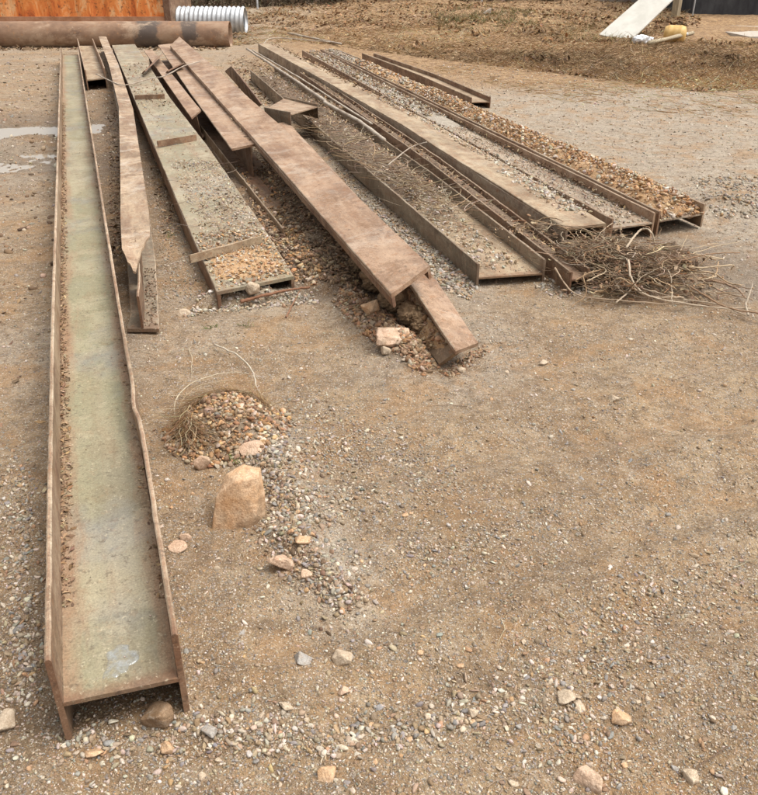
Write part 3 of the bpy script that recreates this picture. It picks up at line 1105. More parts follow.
b16 = Beam('steel_beam', 'thin rusty beam farthest right with a pale cut end',
           sta((471, 97.5, 0.13, 491, 97, 0.13), (420, 75, 0.13, 436, 74, 0.13), (362, 53, 0.13, 374, 53, 0.13)))
b16.H(0.13, 0.012, 0.010, M_TAN, M_BROWN, wz=-0.06)

GP = 'loose steel plates lying on the pile'
plate('steel_plate', (P(142, 74, 0.30), P(159, 57, 0.30), P(163, 54, 0.40), P(145, 71, 0.36)), 0.015, M_BROWN, None, 'loose rust plate tilted across the narrow beam nearest the pipe', 'steel plate', GP)
plate('steel_plate', (P(166, 73, 0.29), P(182, 66, 0.30), P(184, 63, 0.38), P(168, 71, 0.33)), 0.015, M_BROWN, None, 'loose rust plate tilted against the long aslant beam under the thin rod', 'steel plate', GP)
plate('steel_plate', (P(225, 71, 0.10), P(258, 108, 0.12), P(262, 104, 0.33), P(232, 66, 0.30)), 0.014, M_BROWN, None, 'upright rust red plate with yellowed edge behind the long aslant beam', 'steel plate', GP)


# rods and pipes lying across
def rod(name, label, cat, ctrl, r, mat, n=30, sides=8, group=None):
    c = np.array(ctrl, float)
    p = spline(c, n)
    loc = c[0].copy()
    p = p + rng.normal(size=(n, 3)) * r * 0.12
    V, f = tube(p - loc, r * rng.uniform(0.88, 1.12, n), sides)
    o = mesh_obj(name, V, f, mat, smooth=True)
    o.location = loc
    return tag(o, label, cat, group)


k_ = NB('pale weathered conduit')
o_ = k_.obj()
M_ROD = k_.out(k_.mix(k_.ramp(k_.noise(o_, 8, 5, 0.6), [(0.4, 0), (0.6, 1)]), (0.42, 0.36, 0.29), (0.27, 0.21, 0.16)), 0.7)
rod('steel_rod', 'pale thin conduit lying along the litter between the beams', 'rod', [P(247, 49, 0.2), P(290, 77, 0.19), P(322, 99, 0.2), P(327, 104, 0.2), (P(360, 122, 0.17)), P(384, 140, 0.14)], 0.018, M_ROD, 40)
rod('steel_rod', 'second thinner conduit lying just behind the pale one', 'rod', [P(252, 50, 0.17), P(300, 78, 0.16), P(340, 104, 0.15), P(372, 124, 0.13)], 0.011, M_ROD, 40)
rod('steel_rod', 'pale stick lying on the grass near the far ends of the beams', 'stick', [P(288, 33, 0.1), P(312, 38, 0.08), P(341, 44, 0.06)], 0.022, M_ROD, 12)
rod('wire', 'bent dark wire strung across the far ends of the beams', 'wire', [P(96, 74, 0.25), P(118, 84, 0.3), P(131, 84, 0.31), P(152, 78, 0.32), P(165, 76, 0.34), P(184, 66, 0.40), P(200, 61.5, 0.42)], 0.007, M_ROD, 40, 6)

k_ = NB('broken concrete')
o_ = k_.obj()
n_ = k_.noise(o_, 12, 6, 0.7)
M_CONC = k_.out(k_.mix(k_.ramp(n_, [(0.35, 0), (0.65, 1)]), (0.34, 0.29, 0.235), (0.46, 0.41, 0.35)), 0.9, k_.bump(n_, 0.5, 0.01))


# ------------------------------------------------------------------ rocks
def rock(name, label, u, v, wpx, hpx, mat, cat='rock', group=None, z=None, sink=0.3, level=3, yaw=None, facets=9, lean=0.0, seed=None, long=1.0, taper=0.15, pts=None):
    r = np.random.default_rng(seed if seed is not None else int(u * 31 + v * 7))
    p = G(u, v + hpx * 0.35) if z is None else P(u, v + hpx * 0.35, z)
    dist = math.sqrt(p[0] ** 2 + p[1] ** 2 + (H - p[2]) ** 2)
    wd = wpx / F * dist
    ht = hpx / F * dist
    bm = bmesh.new()
    if pts is None:
        d = r.normal(size=(facets + 3, 3))
        d /= np.linalg.norm(d, axis=1)[:, None]
        pts = d * r.uniform(0.8, 1.05, (len(d), 1))
    for q in pts:
        bm.verts.new(q)
    hull = bmesh.ops.convex_hull(bm, input=bm.verts[:])
    bmesh.ops.delete(bm, geom=list({g for g in hull['geom_interior'] + hull['geom_unused'] if isinstance(g, bmesh.types.BMVert)}), context='VERTS')
    for _ in range(level):
        bmesh.ops.subdivide_edges(bm, edges=bm.edges[:], cuts=1, use_grid_fill=True)
    bmesh.ops.triangulate(bm, faces=bm.faces[:])
    for _ in range(2):
        bmesh.ops.smooth_vert(bm, verts=bm.verts[:], factor=0.45, use_axis_x=True, use_axis_y=True, use_axis_z=True)
    bm.verts.index_update()
    V = np.array([v.co[:] for v in bm.verts])
    bf = np.array([[v.index for v in f.verts] for f in bm.faces])
    bm.free()
    o1, o2 = seed_off(r), seed_off(r)
    V = V * (1 + 0.13 * fbm(V[:, 0] * 2 + o1 + V[:, 2], V[:, 1] * 2 + V[:, 2] * 1.3 + o2, 1.3, 4) + 0.09 * fbm(V[:, 0] * 7 + o2, V[:, 1] * 7 + V[:, 2] * 6 + o1, 1.0, 3))[:, None]
    mn, mx = V.min(0), V.max(0)
    V = (V - (mn + mx) / 2) / (mx - mn)
    tp_ = 1 - taper * V[:, 2]
    V[:, 0] = V[:, 0] * tp_ + lean * V[:, 2]
    V[:, 1] = V[:, 1] * tp_
    V = V * np.array([wd, wd * r.uniform(0.75, 0.95) * long, ht * 0.86])
    a = r.uniform(-0.3, 0.3) if yaw is None else yaw
    c, s = math.cos(a), math.sin(a)
    V = np.stack([V[:, 0] * c - V[:, 1] * s, V[:, 0] * s + V[:, 1] * c, V[:, 2]], 1)
    V[:, 2] += V[:, 2].max() * (1 - 2 * sink)
    o = mesh_obj(name, V, bf, mat, smooth=True)
    o.location = p
    return tag(o, label, cat, group)


def seed_off(r):
    return r.uniform(0, 30)


rock('rock', 'biggest orange tan boulder standing below the gravel heap', 240, 493, 52, 64, M_RK_OR, sink=0.11, level=4, lean=0.0, seed=12, taper=0.0, yaw=0.1, pts=np.array([(-.090, -.055, 0), (.03, -.062, 0), (.085, -.015, 0), (.08, .06, 0), (-.07, .06, 0), (-.082, -.045, .045), (.06, -.06, .05), (.09, -.01, .09), (-.068, -.03, .095), (-.035, .03, .13), (.0, -.035, .148), (.072, -.02, .15), (.078, .04, .14), (.02, .05, .145)]))
rock('rock', 'split pinkish rock in the gravel spill below the big boulder', 283, 556, 30, 26, M_RK_PK, sink=0.34, level=4, facets=12)
rock('rock', 'pale big rock against the soil caked beam', 393, 334, 36, 24, M_RK_PK, sink=0.22, level=4, facets=13, z=0.045, seed=21)
rock('rock', 'small round pale rock just below the pale big rock', 386, 348, 11, 11, M_RK_PALE, sink=0.1)
rock('rock', 'round orange brown rock in the soil under the long aslant beam', 369, 306, 18, 20, M_RK_OR, sink=0.2, z=0.06)
rock('rock', 'elongated pale rock lying between boulder and gravel heap', 253, 447, 24, 12, M_RK_PK, sink=0.15, yaw=0.6)
rock('rock', 'angular pale pink rock at the lower left of the gravel heap', 203, 460, 17, 19, M_RK_PK, sink=0.15, facets=14)
rock('rock', 'wet brown rock sheltering inside the open end of the long green beam', 160, 712, 29, 26, M_RK_WET, sink=0.15)
rock('rock', 'flat buff grey rock in the open ground left of the paler one', 303, 656, 17, 13, M_RK_GREY, sink=0.25)
rock('rock', 'pale lumpy rock in the open ground right of the grey one', 342, 653, 20, 16, M_RK_PALE, sink=0.25)
rock('rock', 'wide pale rock at the left picture edge by the big beam', 5, 720, 20, 20, M_RK_PALE, sink=0.25)
rock('rock', 'white block resting at the near end of the wide gravelly beam', 253, 289, 15, 15, M_RK_PALE, z=0.05, sink=0.0, facets=14)
rock('rock', 'orange rock in the spill right of the split pinkish rock', 303, 538, 16, 12, M_RK_OR, sink=0.2)
rock('rock', 'little peach rock below the split pinkish rock', 307, 573, 12, 10, M_RK_PK, sink=0.2)
rock('rock', 'flat tan rock beside the big beam, lower of a pair', 178, 545, 19, 9, M_RK_PK, sink=0.2)
rock('rock', 'round tan rock beside the big beam, upper of a pair', 186, 535, 12, 10, M_RK_PK, sink=0.2)
rock('rock', 'flat tan slab of rock sunk in the ground at the bottom edge', 587, 773, 26, 26, M_RK_PK, sink=0.42)
rock('rock', 'pale rounded rock near the lower right corner', 690, 773, 15, 16, M_RK_PALE, sink=0.3)
rock('rock', 'larger pale rock of two side by side in the open gravel', 566, 696, 17, 13, M_RK_PALE, sink=0.3)
rock('rock', 'smaller pale rock of two side by side in the open gravel', 579, 703, 11, 8, M_RK_PALE, sink=0.3)
rock('rock', 'sunken orange tan rock in the smooth mud at the right', 621, 712, 22, 16, M_RK_OR, sink=0.42)
rock('rock', 'orange pebble in front of the open end of the big beam', 167, 745, 14, 12, M_RK_OR, sink=0.25)
rock('rock', 'yellow orange rock in the shade at the foot of the left flange', 95, 750, 18, 13, M_RK_OR, sink=0.3)
rock('rock', 'pale grey rock right of the big beam among the front gravel', 209, 731, 15, 13, M_RK_GREY, sink=0.2)
rock('rock', 'white rock of the front gravel row', 286, 703, 15, 10, M_RK_PALE, sink=0.25)
rock('rock', 'peach rock above the front gravel row', 344, 689, 12, 10, M_RK_PK, sink=0.25)
rock('rock', 'whitish rock lying right of the front gravel row', 474, 711, 10, 10, M_RK_PALE, sink=0.25)
rock('rock', 'tan rock at the front centre below the gravel row', 327, 771, 18, 14, M_RK_OR, sink=0.35)
rock('rock', 'small white rock on the bare ground beyond the soil caked beam', 543, 362, 10, 5, M_RK_PALE, sink=0.25)
rock('rock', 'small white rock on the bare ground, right of the centre', 614, 397, 10, 7, M_RK_PALE, sink=0.25)
rock('rock', 'white flake of rock on the ground by the tip of the soil caked beam', 461, 369, 9, 7, M_RK_PALE, sink=0.15)
rock('rock', 'pale rock on the bare ground beside the bent narrow beam', 184, 311, 14, 9, M_RK_PALE, sink=0.3)

# loose stones one could count, in three kinds nothing tells apart
kinds = (('pale', M_RK_PALE, 'small whitish stone lying loose on the open gravel', 'small whitish stones on the open gravel', 34),
         ('orange', M_RK_OR, 'small orange stone lying loose on the open gravel', 'small orange stones on the open gravel', 20),
         ('grey', M_RK_GREY, 'small grey stone lying loose on the open gravel', 'small grey stones on the open gravel', 26))
rs = np.random.default_rng(77)
for kd, mt, lb, gp, cnt in kinds:
    protos = []
    for i in range(cnt):
        u = rs.uniform(190, 756)
        v = 340 + 450 * rs.uniform() ** 0.8
        if u < 430 and v < 400:
            u += 250
        p = G(u, v)
        s_ = rs.uniform(0.010, 0.022)
        if i < 5:
            d_ = math.sqrt(p[0] ** 2 + p[1] ** 2 + H * H)
            o = rock('stone', lb, u, v, s_ / d_ * F, s_ * 0.7 / d_ * F, mt, 'stone', gp, level=2, sink=0.38, facets=7, seed=int(900 + i + cnt))
            protos.append(o)
        else:
            o = protos[i % 5].copy()
            COL.objects.link(o)
            o.location = p
            o.rotation_euler = (0, 0, rs.uniform(0, 6.28))
            q = rs.uniform(0.7, 1.25)
            o.scale = (q, q * rs.uniform(0.8, 1.1), q)

# ------------------------------------------------------------------ gravel and litter that nobody could count
parts = []


def gravel(poly, n, smin, smax, pal, level=0, z=None, power=2.2, sink=0.25):
    pts = sample(poly, n, z)
    sz = smin + (smax - smin) * rng.random(n) ** power
    parts.append(pebble_mesh(pts, sz, pal, level, sink))


ALL = [(-260, 330), (1010, 330), (1010, 880), (-260, 880)]
gravel(ALL, 85000, 0.003, 0.0105, PAL_MIX, 0, sink=0.35)
gravel(ALL, 9000, 0.005, 0.021, PAL_MIX, 1, power=4, sink=0.35)
n = 42000                                               # middle distance: even scatter over the yard itself
yy = 3.2 * (15.0 / 3.2) ** rng.random(n)
xx = rng.uniform(-0.75, 0.95, n) * yy
parts.append(pebble_mesh(np.stack([xx, yy, terrain(xx, yy)], 1), (0.0020 + 0.004 * rng.random(n) ** 3) * yy ** 0.8, np.concatenate([PAL_MIX[[0, 1, 2, 4, 5, 6, 7, 8, 9]], PAL_PALE]), 0, 0.35))
n = 2600                                                # clods on the muddy left side
yy = rng.uniform(4, 17, n)
xx = -rng.uniform(0.36, 0.75, n) * yy
parts.append(pebble_mesh(np.stack([xx, yy, terrain(xx, yy)], 1), 0.012 + 0.06 * rng.random(n) ** 4, np.concatenate([PAL_SOIL, PAL_MIX[:3]]), 0, 0.4))
# clustered bands
for a, b, wpx, n, pal, s0, s1 in (((20, 465), (20, 700), 20, 1500, PAL_MIX, 0.004, 0.020), ((-30, 560), (-10, 780), 26, 260, PAL_MIX, 0.004, 0.022),
                                  ((190, 728), (330, 742), 28, 760, PAL_MIX, 0.004, 0.020), ((330, 738), (500, 712), 30, 700, PAL_MIX, 0.004, 0.022),
                                  ((60, 745), (190, 735), 26, 420, PAL_MIX, 0.004, 0.022), ((262, 440), (300, 540), 36, 2700, np.concatenate([PAL_GREY, PAL_MIX, PAL_SOIL]), 0.003, 0.024), ((290, 545), (352, 602), 28, 1300, np.concatenate([PAL_GREY, PAL_MIX, PAL_SOIL]), 0.003, 0.022), ((300, 420), (350, 520), 60, 1500, PAL_MIX, 0.003, 0.020),
                                  ((520, 690), (650, 640), 46, 900, PAL_MIX, 0.004, 0.018), ((560, 720), (600, 760), 40, 400, PAL_MIX, 0.004, 0.018), ((600, 610), (740, 590), 40, 600, PAL_MIX, 0.004, 0.016),
                                  ((380, 560), (560, 520), 40, 900, PAL_MIX, 0.004, 0.016), ((300, 420), (450, 480), 40, 2000, PAL_GREY, 0.005, 0.015)):
    t = rng.random(n)
    u = a[0] + (b[0] - a[0]) * t + wpx * 0.5 * rng.normal(size=n)
    v = a[1] + (b[1] - a[1]) * t + wpx * 0.45 * rng.normal(size=n)
    parts.append(pebble_mesh(Gv(u, v), s0 + (s1 - s0) * rng.random(n) ** 3.0, pal, 1, 0.3))
# heap
t = rng.random(4200)
an = rng.uniform(0, 2 * np.pi, 4200)
rr_ = 0.24 * np.sqrt(t)
px_, py_ = MOUND[0] + rr_ * np.cos(an), MOUND[1] + rr_ * 1.1 * np.sin(an)
parts.append(pebble_mesh(np.stack([px_, py_, terrain(px_, py_)], 1), 0.004 + 0.028 * rng.random(4200) ** 3.4, np.concatenate([PAL_OR, PAL_OR * 0.85, PAL_RED, PAL_SOIL[:3]]), 1, 0.25))
gravel([(300, 185), (350, 190), (480, 285), (470, 300), (420, 285)], 1800, 0.01, 0.035, PAL_GREY, 1)
gravel([(312, 135), (335, 150), (400, 210), (474, 286), (450, 288), (395, 235), (345, 185)], 2400, 0.006, 0.03, np.concatenate([PAL_GREY, PAL_SOIL[:3]]), 1, power=3)
gravel([(690, 178), (900, 172), (900, 222), (715, 218)], 2600, 0.012, 0.04, PAL_GREY, 0)
gravel([(200, 300), (265, 296), (310, 292), (320, 303), (230, 312), (180, 318)], 700, 0.008, 0.03, PAL_PALE, 1)
gravel([(350, 285), (400, 320), (440, 368), (425, 376), (370, 340), (330, 300)], 2200, 0.006, 0.035, PAL_RED, 1)
gravel([(440, 372), (484, 345), (490, 352), (450, 380)], 400, 0.006, 0.025, PAL_RED, 1)
gravel([(235, 160), (262, 160), (330, 280), (296, 284), (262, 230)], 2600, 0.008, 0.035, np.concatenate([PAL_OR, PAL_SOIL]), 1)
gravel([(262, 160), (300, 165), (365, 275), (330, 290)], 2600, 0.006, 0.03, PAL_SOIL, 1)
gravel([(108, 90), (128, 90), (128, 250), (112, 260)], 700, 0.006, 0.03, PAL_SOIL, 0)
gravel([(160, 160), (190, 240), (210, 300), (165, 300), (150, 160)], 1200, 0.006, 0.02, PAL_MIX, 0)
gravel([(550, 265), (600, 290), (560, 300), (530, 285)], 300, 0.008, 0.03, PAL_PALE, 1)
V, Fc, T = join(parts)
o = mesh_obj('gravel', V, Fc, M_PEB, tint=T)
tag(o, 'mixed tan, grey and orange gravel strewn over the whole yard', 'gravel', kind='stuff')


# gravel and litter lying on the beams
def debris(name, label, jobs, mat, cat):
    V, Fc, T = join(jobs)
    o = mesh_obj(name, V, Fc, mat, tint=T)
    return tag(o, label, cat, kind='stuff')


def beam_pts(b, n, f0, f1, s0, s1, drop, pf=1.0, ps=1.0, heap=0.0):
    """random points on a beam's level surface: fractions across, metres along, drop below its top line"""
    f = f0 + (f1 - f0) * rng.random(n) ** pf
    s = s0 + (s1 - s0) * rng.random(n) ** ps
    L = np.stack([np.interp(s, b.s, b.L[:, i]) for i in range(3)], 1)
    R = np.stack([np.interp(s, b.s, b.R[:, i]) for i in range(3)], 1)
    p = L + (R - L) * f[:, None]
    p[:, 2] += drop
    if heap:
        g = (f - f0) / (f1 - f0)
        p[:, 2] += heap * np.clip(4 * g * (1 - g), 0, 1) ** 0.6 * rng.random(n) ** 0.4 * np.clip((s - s0) / 0.12, 0, 1)
    return p


def sz(n, a, b, p=2.2):
    return a + (b - a) * rng.random(n) ** p


# solid bed of soil under the heaped gravel so that nothing shows through


def bed(label, b, f0, f1, s0, s1, drop, heap, mat, name='soil'):
    n, m = 60, 9
    V = []
    for s in np.linspace(s0, s1, n):
        for f in np.linspace(f0, f1, m):
            L = np.array([np.interp(s, b.s, b.L[:, i]) for i in range(3)])
            R = np.array([np.interp(s, b.s, b.R[:, i]) for i in range(3)])
            p = L + (R - L) * f
            g = (f - f0) / (f1 - f0)
            p[2] += drop + heap * max(0, 4 * g * (1 - g)) ** 0.6 * min(1, (s - s0) / 0.15) * (0.8 + 0.9 * float(fbm(s, f * 3, 1.2, 3)))
            e_ = max(0.0, 1 - (s1 - s) / 0.6) + max(0.0, 1 - (s - s0) / 0.12) * 0.25
            p[2] -= e_ * (0.02 + heap * 0.5) * (1 + 2.5 * float(fbm(s, f * 4, 3.0, 3)))
            V.append(p)
    I = np.arange(n * m).reshape(n, m)
    f_ = np.stack([I[:-1, :-1].ravel(), I[:-1, 1:].ravel(), I[1:, 1:].ravel(), I[1:, :-1].ravel()], 1)
    o = mesh_obj(name, V, f_, mat, smooth=True)
    return tag(o, label, 'soil', kind='stuff')


def soil_mat(name, a, b, c3):
    k = NB(name)
    o = k.obj()
    n = k.noise(o, 25, 6, 0.7)
    c = k.mix(k.ramp(n, [(0.35, 0), (0.65, 1)]), a, b)
    v = k.vor(o, 60)
    c = k.mix(k.ramp(v.outputs['Distance'], [(0.2, 0.6), (0.4, 0)]), c, c3)
    return k.out(c, 0.95, k.bump(n, 0.8, 0.02))


M_SOIL_OR = soil_mat('orange gritty soil', (0.32, 0.18, 0.085), (0.44, 0.285, 0.155), (0.52, 0.40, 0.27))
M_SOIL_BR = soil_mat('tan brown clayey soil', (0.17, 0.105, 0.055), (0.28, 0.185, 0.105), (0.34, 0.24, 0.15))
M_SOIL_DK = soil_mat('dark humus', (0.09, 0.06, 0.04), (0.19, 0.13, 0.085), (0.28, 0.2, 0.13))
M_SOIL_GR = soil_mat('grey grit', (0.24, 0.2, 0.155), (0.36, 0.31, 0.25), (0.42, 0.38, 0.32))
# big beam: leaf crumbs along the left flange
q1 = beam_pts(b1, 2600, 0.055, 0.17, 0.3, 9, -0.133, 1.8, 1.6)
q1 = np.concatenate([q1, beam_pts(b1, 900, 0.055, 0.11, 0.6, 9, -0.133, 1.3, 1.0)])
q1 = q1[rng.random(len(q1)) < np.clip((q1[:, 1] - b1.L[0, 1] - 0.15) / 0.7, 0, 1)]
rng.shuffle(q1)
nq = len(q1) * 3 // 5
q2 = beam_pts(b1, 700, 0.93, 0.86, 0.3, 9, -0.133, 1.8, 1.5)
q3 = beam_pts(b1, 250, 0.06, 0.94, 0.02, 8, -0.133)
debris('leaf_litter', 'brown leaf crumbs lying along the flanges inside the long green beam',
       [leaf_mesh(q1[:nq], sz(nq, 0.006, 0.028), PAL_LEAF), leaf_mesh(q2, sz(700, 0.004, 0.018), PAL_LEAF), pebble_mesh(q1[nq:], sz(len(q1) - nq, 0.003, 0.011), PAL_SOIL, 0),
        pebble_mesh(q3, sz(250, 0.002, 0.008, 3), PAL_MIX, 0)], M_LEAF, 'leaf litter')
# wide beam
sB = lambda u, v, b: float(np.interp(P(u, v, 0.2)[1], (b.L[:, 1] + b.R[:, 1]) / 2, b.s))
q = [beam_pts(b4, 2400, 0.02, 0.98, 0.02, 0.85, 0.0, heap=0.02), beam_pts(b4, 5600, 0.12, 0.98, 0.75, 2.6, 0.0, 0.8, 1.3), beam_pts(b4, 500, 0.1, 0.95, 2.3, 6.0, 0.0), beam_pts(b4, 300, 0.05, 0.9, 5, 9, 0.0)]
debris('gravel', 'orange and grey gravel spread on the wide flat topped beam',
       [pebble_mesh(q[0], sz(2400, 0.004, 0.026, 3.2), np.concatenate([PAL_OR, PAL_OR, PAL_PALE]), 1, 0.4), pebble_mesh(q[1], sz(5600, 0.003, 0.022, 2.6), np.concatenate([PAL_GREY, PAL_MIX, PAL_SOIL[:2]]), 0, 0.35), leaf_mesh(q[1][:500], sz(500, 0.015, 0.04), PAL_LEAF), twig_mesh(q[1][500:640], sz(140, 0.04, 0.2), sz(140, 0.0012, 0.003), PAL_TWIG, 0.08, 1.0), pebble_mesh(q[2], sz(500, 0.005, 0.022), PAL_MIX, 0),
        leaf_mesh(q[3], sz(300, 0.02, 0.05), PAL_LEAF)], M_PEB, 'gravel')
# rusty beam beside the aslant one
q = beam_pts(b6, 260, 0.55, 0.95, 0.1, 3.5, 0.0)
debris('leaf_litter', 'dark leaf litter caught where the upright beam meets the aslant one', [leaf_mesh(q, sz(260, 0.02, 0.06), PAL_LEAF)], M_LEAF, 'leaf litter')
q = beam_pts(b3, 260, 0.55, 0.98, 0.03, 0.9, -0.266)
debris('gravel', 'grit lying on the lower flange of the bent narrow beam', [pebble_mesh(q, sz(260, 0.005, 0.016), PAL_SOIL, 0)], M_PEB, 'gravel')
n = 2600
q = beam_pts(b8w, n, 0.02, 0.92, 0.10, 2.4, 0.004)
q += rng.normal(size=(n, 3)) * np.array([0.006, 0.006, 0.006])
debris('soil_clods', 'tan soil clods stuck to the leaning web under the long pinkish beam', [pebble_mesh(q, sz(n, 0.004, 0.034, 3), PAL_RED, 1, 0.45)], M_PEB, 'soil')
bed('tan soil film on the leaning web under the long pinkish beam', b8w, 0.03, 0.9, 0.09, 2.4, 0.001, 0.022, M_SOIL_OR)
lumps = []
bv, bf = ICO[4]
for (f_, s_, r_) in ((0.55, 0.50, 0.075), (0.30, 0.62, 0.085), (0.62, 0.75, 0.09), (0.25, 0.85, 0.09), (0.5, 1.0, 0.10), (0.15, 1.1, 0.09), (0.6, 1.25, 0.09), (0.2, 1.4, 0.10), (0.5, 0.36, 0.045), (0.3, 0.42, 0.05), (0.7, 0.45, 0.045)):
    c = beam_pts(b8w, 1, f_, f_ + 1e-4, s_, s_ + 1e-4, 0.0)[0]
    d = 1 + 0.55 * fbm(bv[:, 0] * 2 + s_ * 9, bv[:, 1] * 2 + bv[:, 2] * 1.7 + f_ * 7, 1.3, 5) + 0.25 * fbm(bv[:, 0] * 9 + s_, bv[:, 1] * 9 + bv[:, 2] * 8, 1.0, 4)
    lumps.append((bv * d[:, None] * np.array([r_, r_ * 1.3, r_ * 0.62]) + c, bf, np.ones((len(bv), 4))))
V, Fc, T = join(lumps)
tag(mesh_obj('soil_clump', V, Fc, M_SOIL_BR, smooth=True), 'solid clump of brown soil packed under the near end of the long pinkish beam', 'soil', kind='stuff')
# litter filled beam
e1 = b11.len
q = [beam_pts(b11, 1600, 0.05, 0.75, 0.1, 2.2, -0.079, 1.6, 0.8, heap=0.04), beam_pts(b11, 2600, 0.04, 0.96, 1.4, e1, -0.079, 1, 1.2, heap=0.10), beam_pts(b11, 1600, 0.04, 0.96, 0.9, e1, -0.075, 1, 1.3, heap=0.12), beam_pts(b11, 900, 0.3, 0.95, 0.0, 1.6, -0.079)]
debris('leaf_litter', 'pale leaf and twig litter heaped inside the low wide beam',
       [pebble_mesh(q[0], sz(1600, 0.006, 0.032), PAL_PALE, 1), leaf_mesh(q[1], sz(2600, 0.015, 0.05), np.concatenate([PAL_LEAF, PAL_PALE[:2]])), twig_mesh(q[2][:800], sz(800, 0.05, 0.25), sz(800, 0.0012, 0.0035), np.concatenate([PAL_TWIG, PAL_ROOT]), 0.12, 1.6), pebble_mesh(q[3], sz(900, 0.003, 0.012), PAL_PALE, 0)], M_LEAF, 'leaf litter')
q = beam_pts(b12, 700, 0.1, 0.9, 0.2, b12.len, -0.02)
debris('leaf_litter', 'leaf crumbs lying in the narrow channel beside the roots', [leaf_mesh(q, sz(700, 0.015, 0.05), PAL_LEAF)], M_LEAF, 'leaf litter')
# twig heap in the middle of it
q = sample([(300, 110), (345, 130), (440, 190), (470, 215), (430, 200), (360, 165), (310, 130)], 420, 0.17)
debris('twigs', 'tangle of dry twigs over the middle of the low wide beam', [twig_mesh(q, sz(420, 0.08, 0.4), sz(420, 0.0015, 0.005), np.concatenate([PAL_TWIG, PAL_ROOT]), 0.14, 1.8, 7)], M_TWIG, 'twigs')
# grit on the tan one, the grey one, the orange one
q = [beam_pts(b13, 900, 0.72, 1.15, 0.2, 5.5, 0.0), beam_pts(b13, 700, 0.7, 1.2, 4, b13.len, 0.0), beam_pts(b13, 300, 0.45, 1.0, 0.3, 1.5, 0.0)]
debris('gravel', 'whitish gravel strip along the right edge of the flat tan beam', [pebble_mesh(q[0], sz(900, 0.008, 0.03), PAL_PALE, 1), leaf_mesh(q[1], sz(700, 0.02, 0.07), PAL_LEAF), pebble_mesh(q[2], sz(300, 0.01, 0.045), PAL_PALE, 1)], M_PEB, 'gravel')
q = [np.concatenate([beam_pts(b14, 3000, 0.04, 0.96, 0.05, 6, -0.064, heap=0.008), beam_pts(b14, 1800, 0.96, 0.55, 0.05, 6, -0.064, 2.5), beam_pts(b14, 1400, 0.04, 0.4, 0.05, 6, -0.064, 2.5)]), beam_pts(b14, 2600, 0.04, 0.96, 4, b14.len, -0.064, heap=0.06), beam_pts(b14, 500, 0.9, 0.97, 0.3, 6, -0.062, heap=0.03)]
debris('gravel', 'grey grit filling the middle one of three right hand beams', [pebble_mesh(q[0], sz(6200, 0.005, 0.026, 2.6), np.concatenate([PAL_PALE, PAL_MIX]), 0, 0.35), pebble_mesh(q[1], sz(2600, 0.01, 0.05), np.concatenate([PAL_PALE, PAL_LEAF]), 0), leaf_mesh(q[2], sz(500, 0.02, 0.05), PAL_LEAF)], M_PEB, 'gravel')
q = [beam_pts(b15, 9200, 0.03, 1.0, 0.0, 5.5, -0.064, heap=0.135), beam_pts(b15, 2200, 0.04, 0.96, 4.5, 9, -0.064, heap=0.10), beam_pts(b15, 2600, 0.04, 0.96, 8, b15.len, -0.064, heap=0.07)]
q[0][:, 2] = np.maximum(q[0][:, 2], -9)
debris('gravel', 'orange and white gravel heaped in the outermost right beam', [pebble_mesh(q[0], sz(9200, 0.006, 0.042, 2.6), np.concatenate([PAL_OR, PAL_OR, PAL_PALE[:2]]), 1), pebble_mesh(q[1], sz(2200, 0.015, 0.07), np.concatenate([PAL_OR, PAL_PALE]), 0), pebble_mesh(q[2], sz(2600, 0.01, 0.05), np.concatenate([PAL_GREY, PAL_PALE]), 0)], M_PEB, 'gravel')
bed('orange soil under the gravel in the outermost right beam', b15, 0.03, 0.97, 0.03, 9, -0.066, 0.11, M_SOIL_OR)
bed('grey grit in the far half of the outermost right beam', b15, 0.03, 0.97, 8.8, b15.len - 0.1, -0.066, 0.05, M_SOIL_GR)
bed('dark soil under the litter in the low wide beam', b11, 0.03, 0.97, 1.6, b11.len - 0.1, -0.082, 0.07, M_SOIL_DK)
bed('grit in the far half of the middle right beam', b14, 0.03, 0.97, 3.5, b14.len - 0.1, -0.068, 0.04, M_SOIL_GR)
bed('dark soil filling the narrow channel beside the roots', b12, 0.08, 0.92, 0.25, b12.len - 0.1, -0.048, 0.035, M_SOIL_DK)
bed('thin orange soil film at the near end of the wide beam', b4, 0.03, 0.97, 0.04, 0.95, -0.004, 0.024, M_SOIL_OR)

# leaf litter on the ground in the pile and over the bank
jobs = []
q = sample([(232, 150), (300, 150), (375, 280), (330, 292), (285, 250)], 1500)
jobs.append(leaf_mesh(q, sz(1500, 0.02, 0.055), PAL_LEAF))
q = sample([(225, 55), (300, 60), (430, 160), (380, 165), (300, 125), (240, 90)], 3000)
jobs.append(leaf_mesh(q, sz(3000, 0.03, 0.09), PAL_LEAF))
q = sample([(104, 90), (130, 95), (128, 260), (112, 270)], 500)
jobs.append(leaf_mesh(q, sz(500, 0.02, 0.05), PAL_LEAF))
q = sample([(150, 130), (185, 230), (165, 240), (150, 180)], 300)
jobs.append(leaf_mesh(q, sz(300, 0.015, 0.05), PAL_LEAF))
q = sample([(480, 200), (600, 240), (590, 262), (540, 245)], 500)
jobs.append(leaf_mesh(q, sz(500, 0.02, 0.07), PAL_LEAF))
q = sample([(-100, 130), (60, 130), (50, 520), (-160, 520)], 260)
jobs.append(leaf_mesh(q, sz(260, 0.015, 0.05), PAL_LEAF))
debris('leaf_litter', 'dry brown leaves strewn on the soil among the beams', jobs, M_LEAF, 'leaf litter')
jobs = []
q = sample([(-120, 44), (228, 45), (228, 50), (-120, 51)], 900)
jobs.append(leaf_mesh(q, sz(900, 0.03, 0.12), PAL_LEAF))
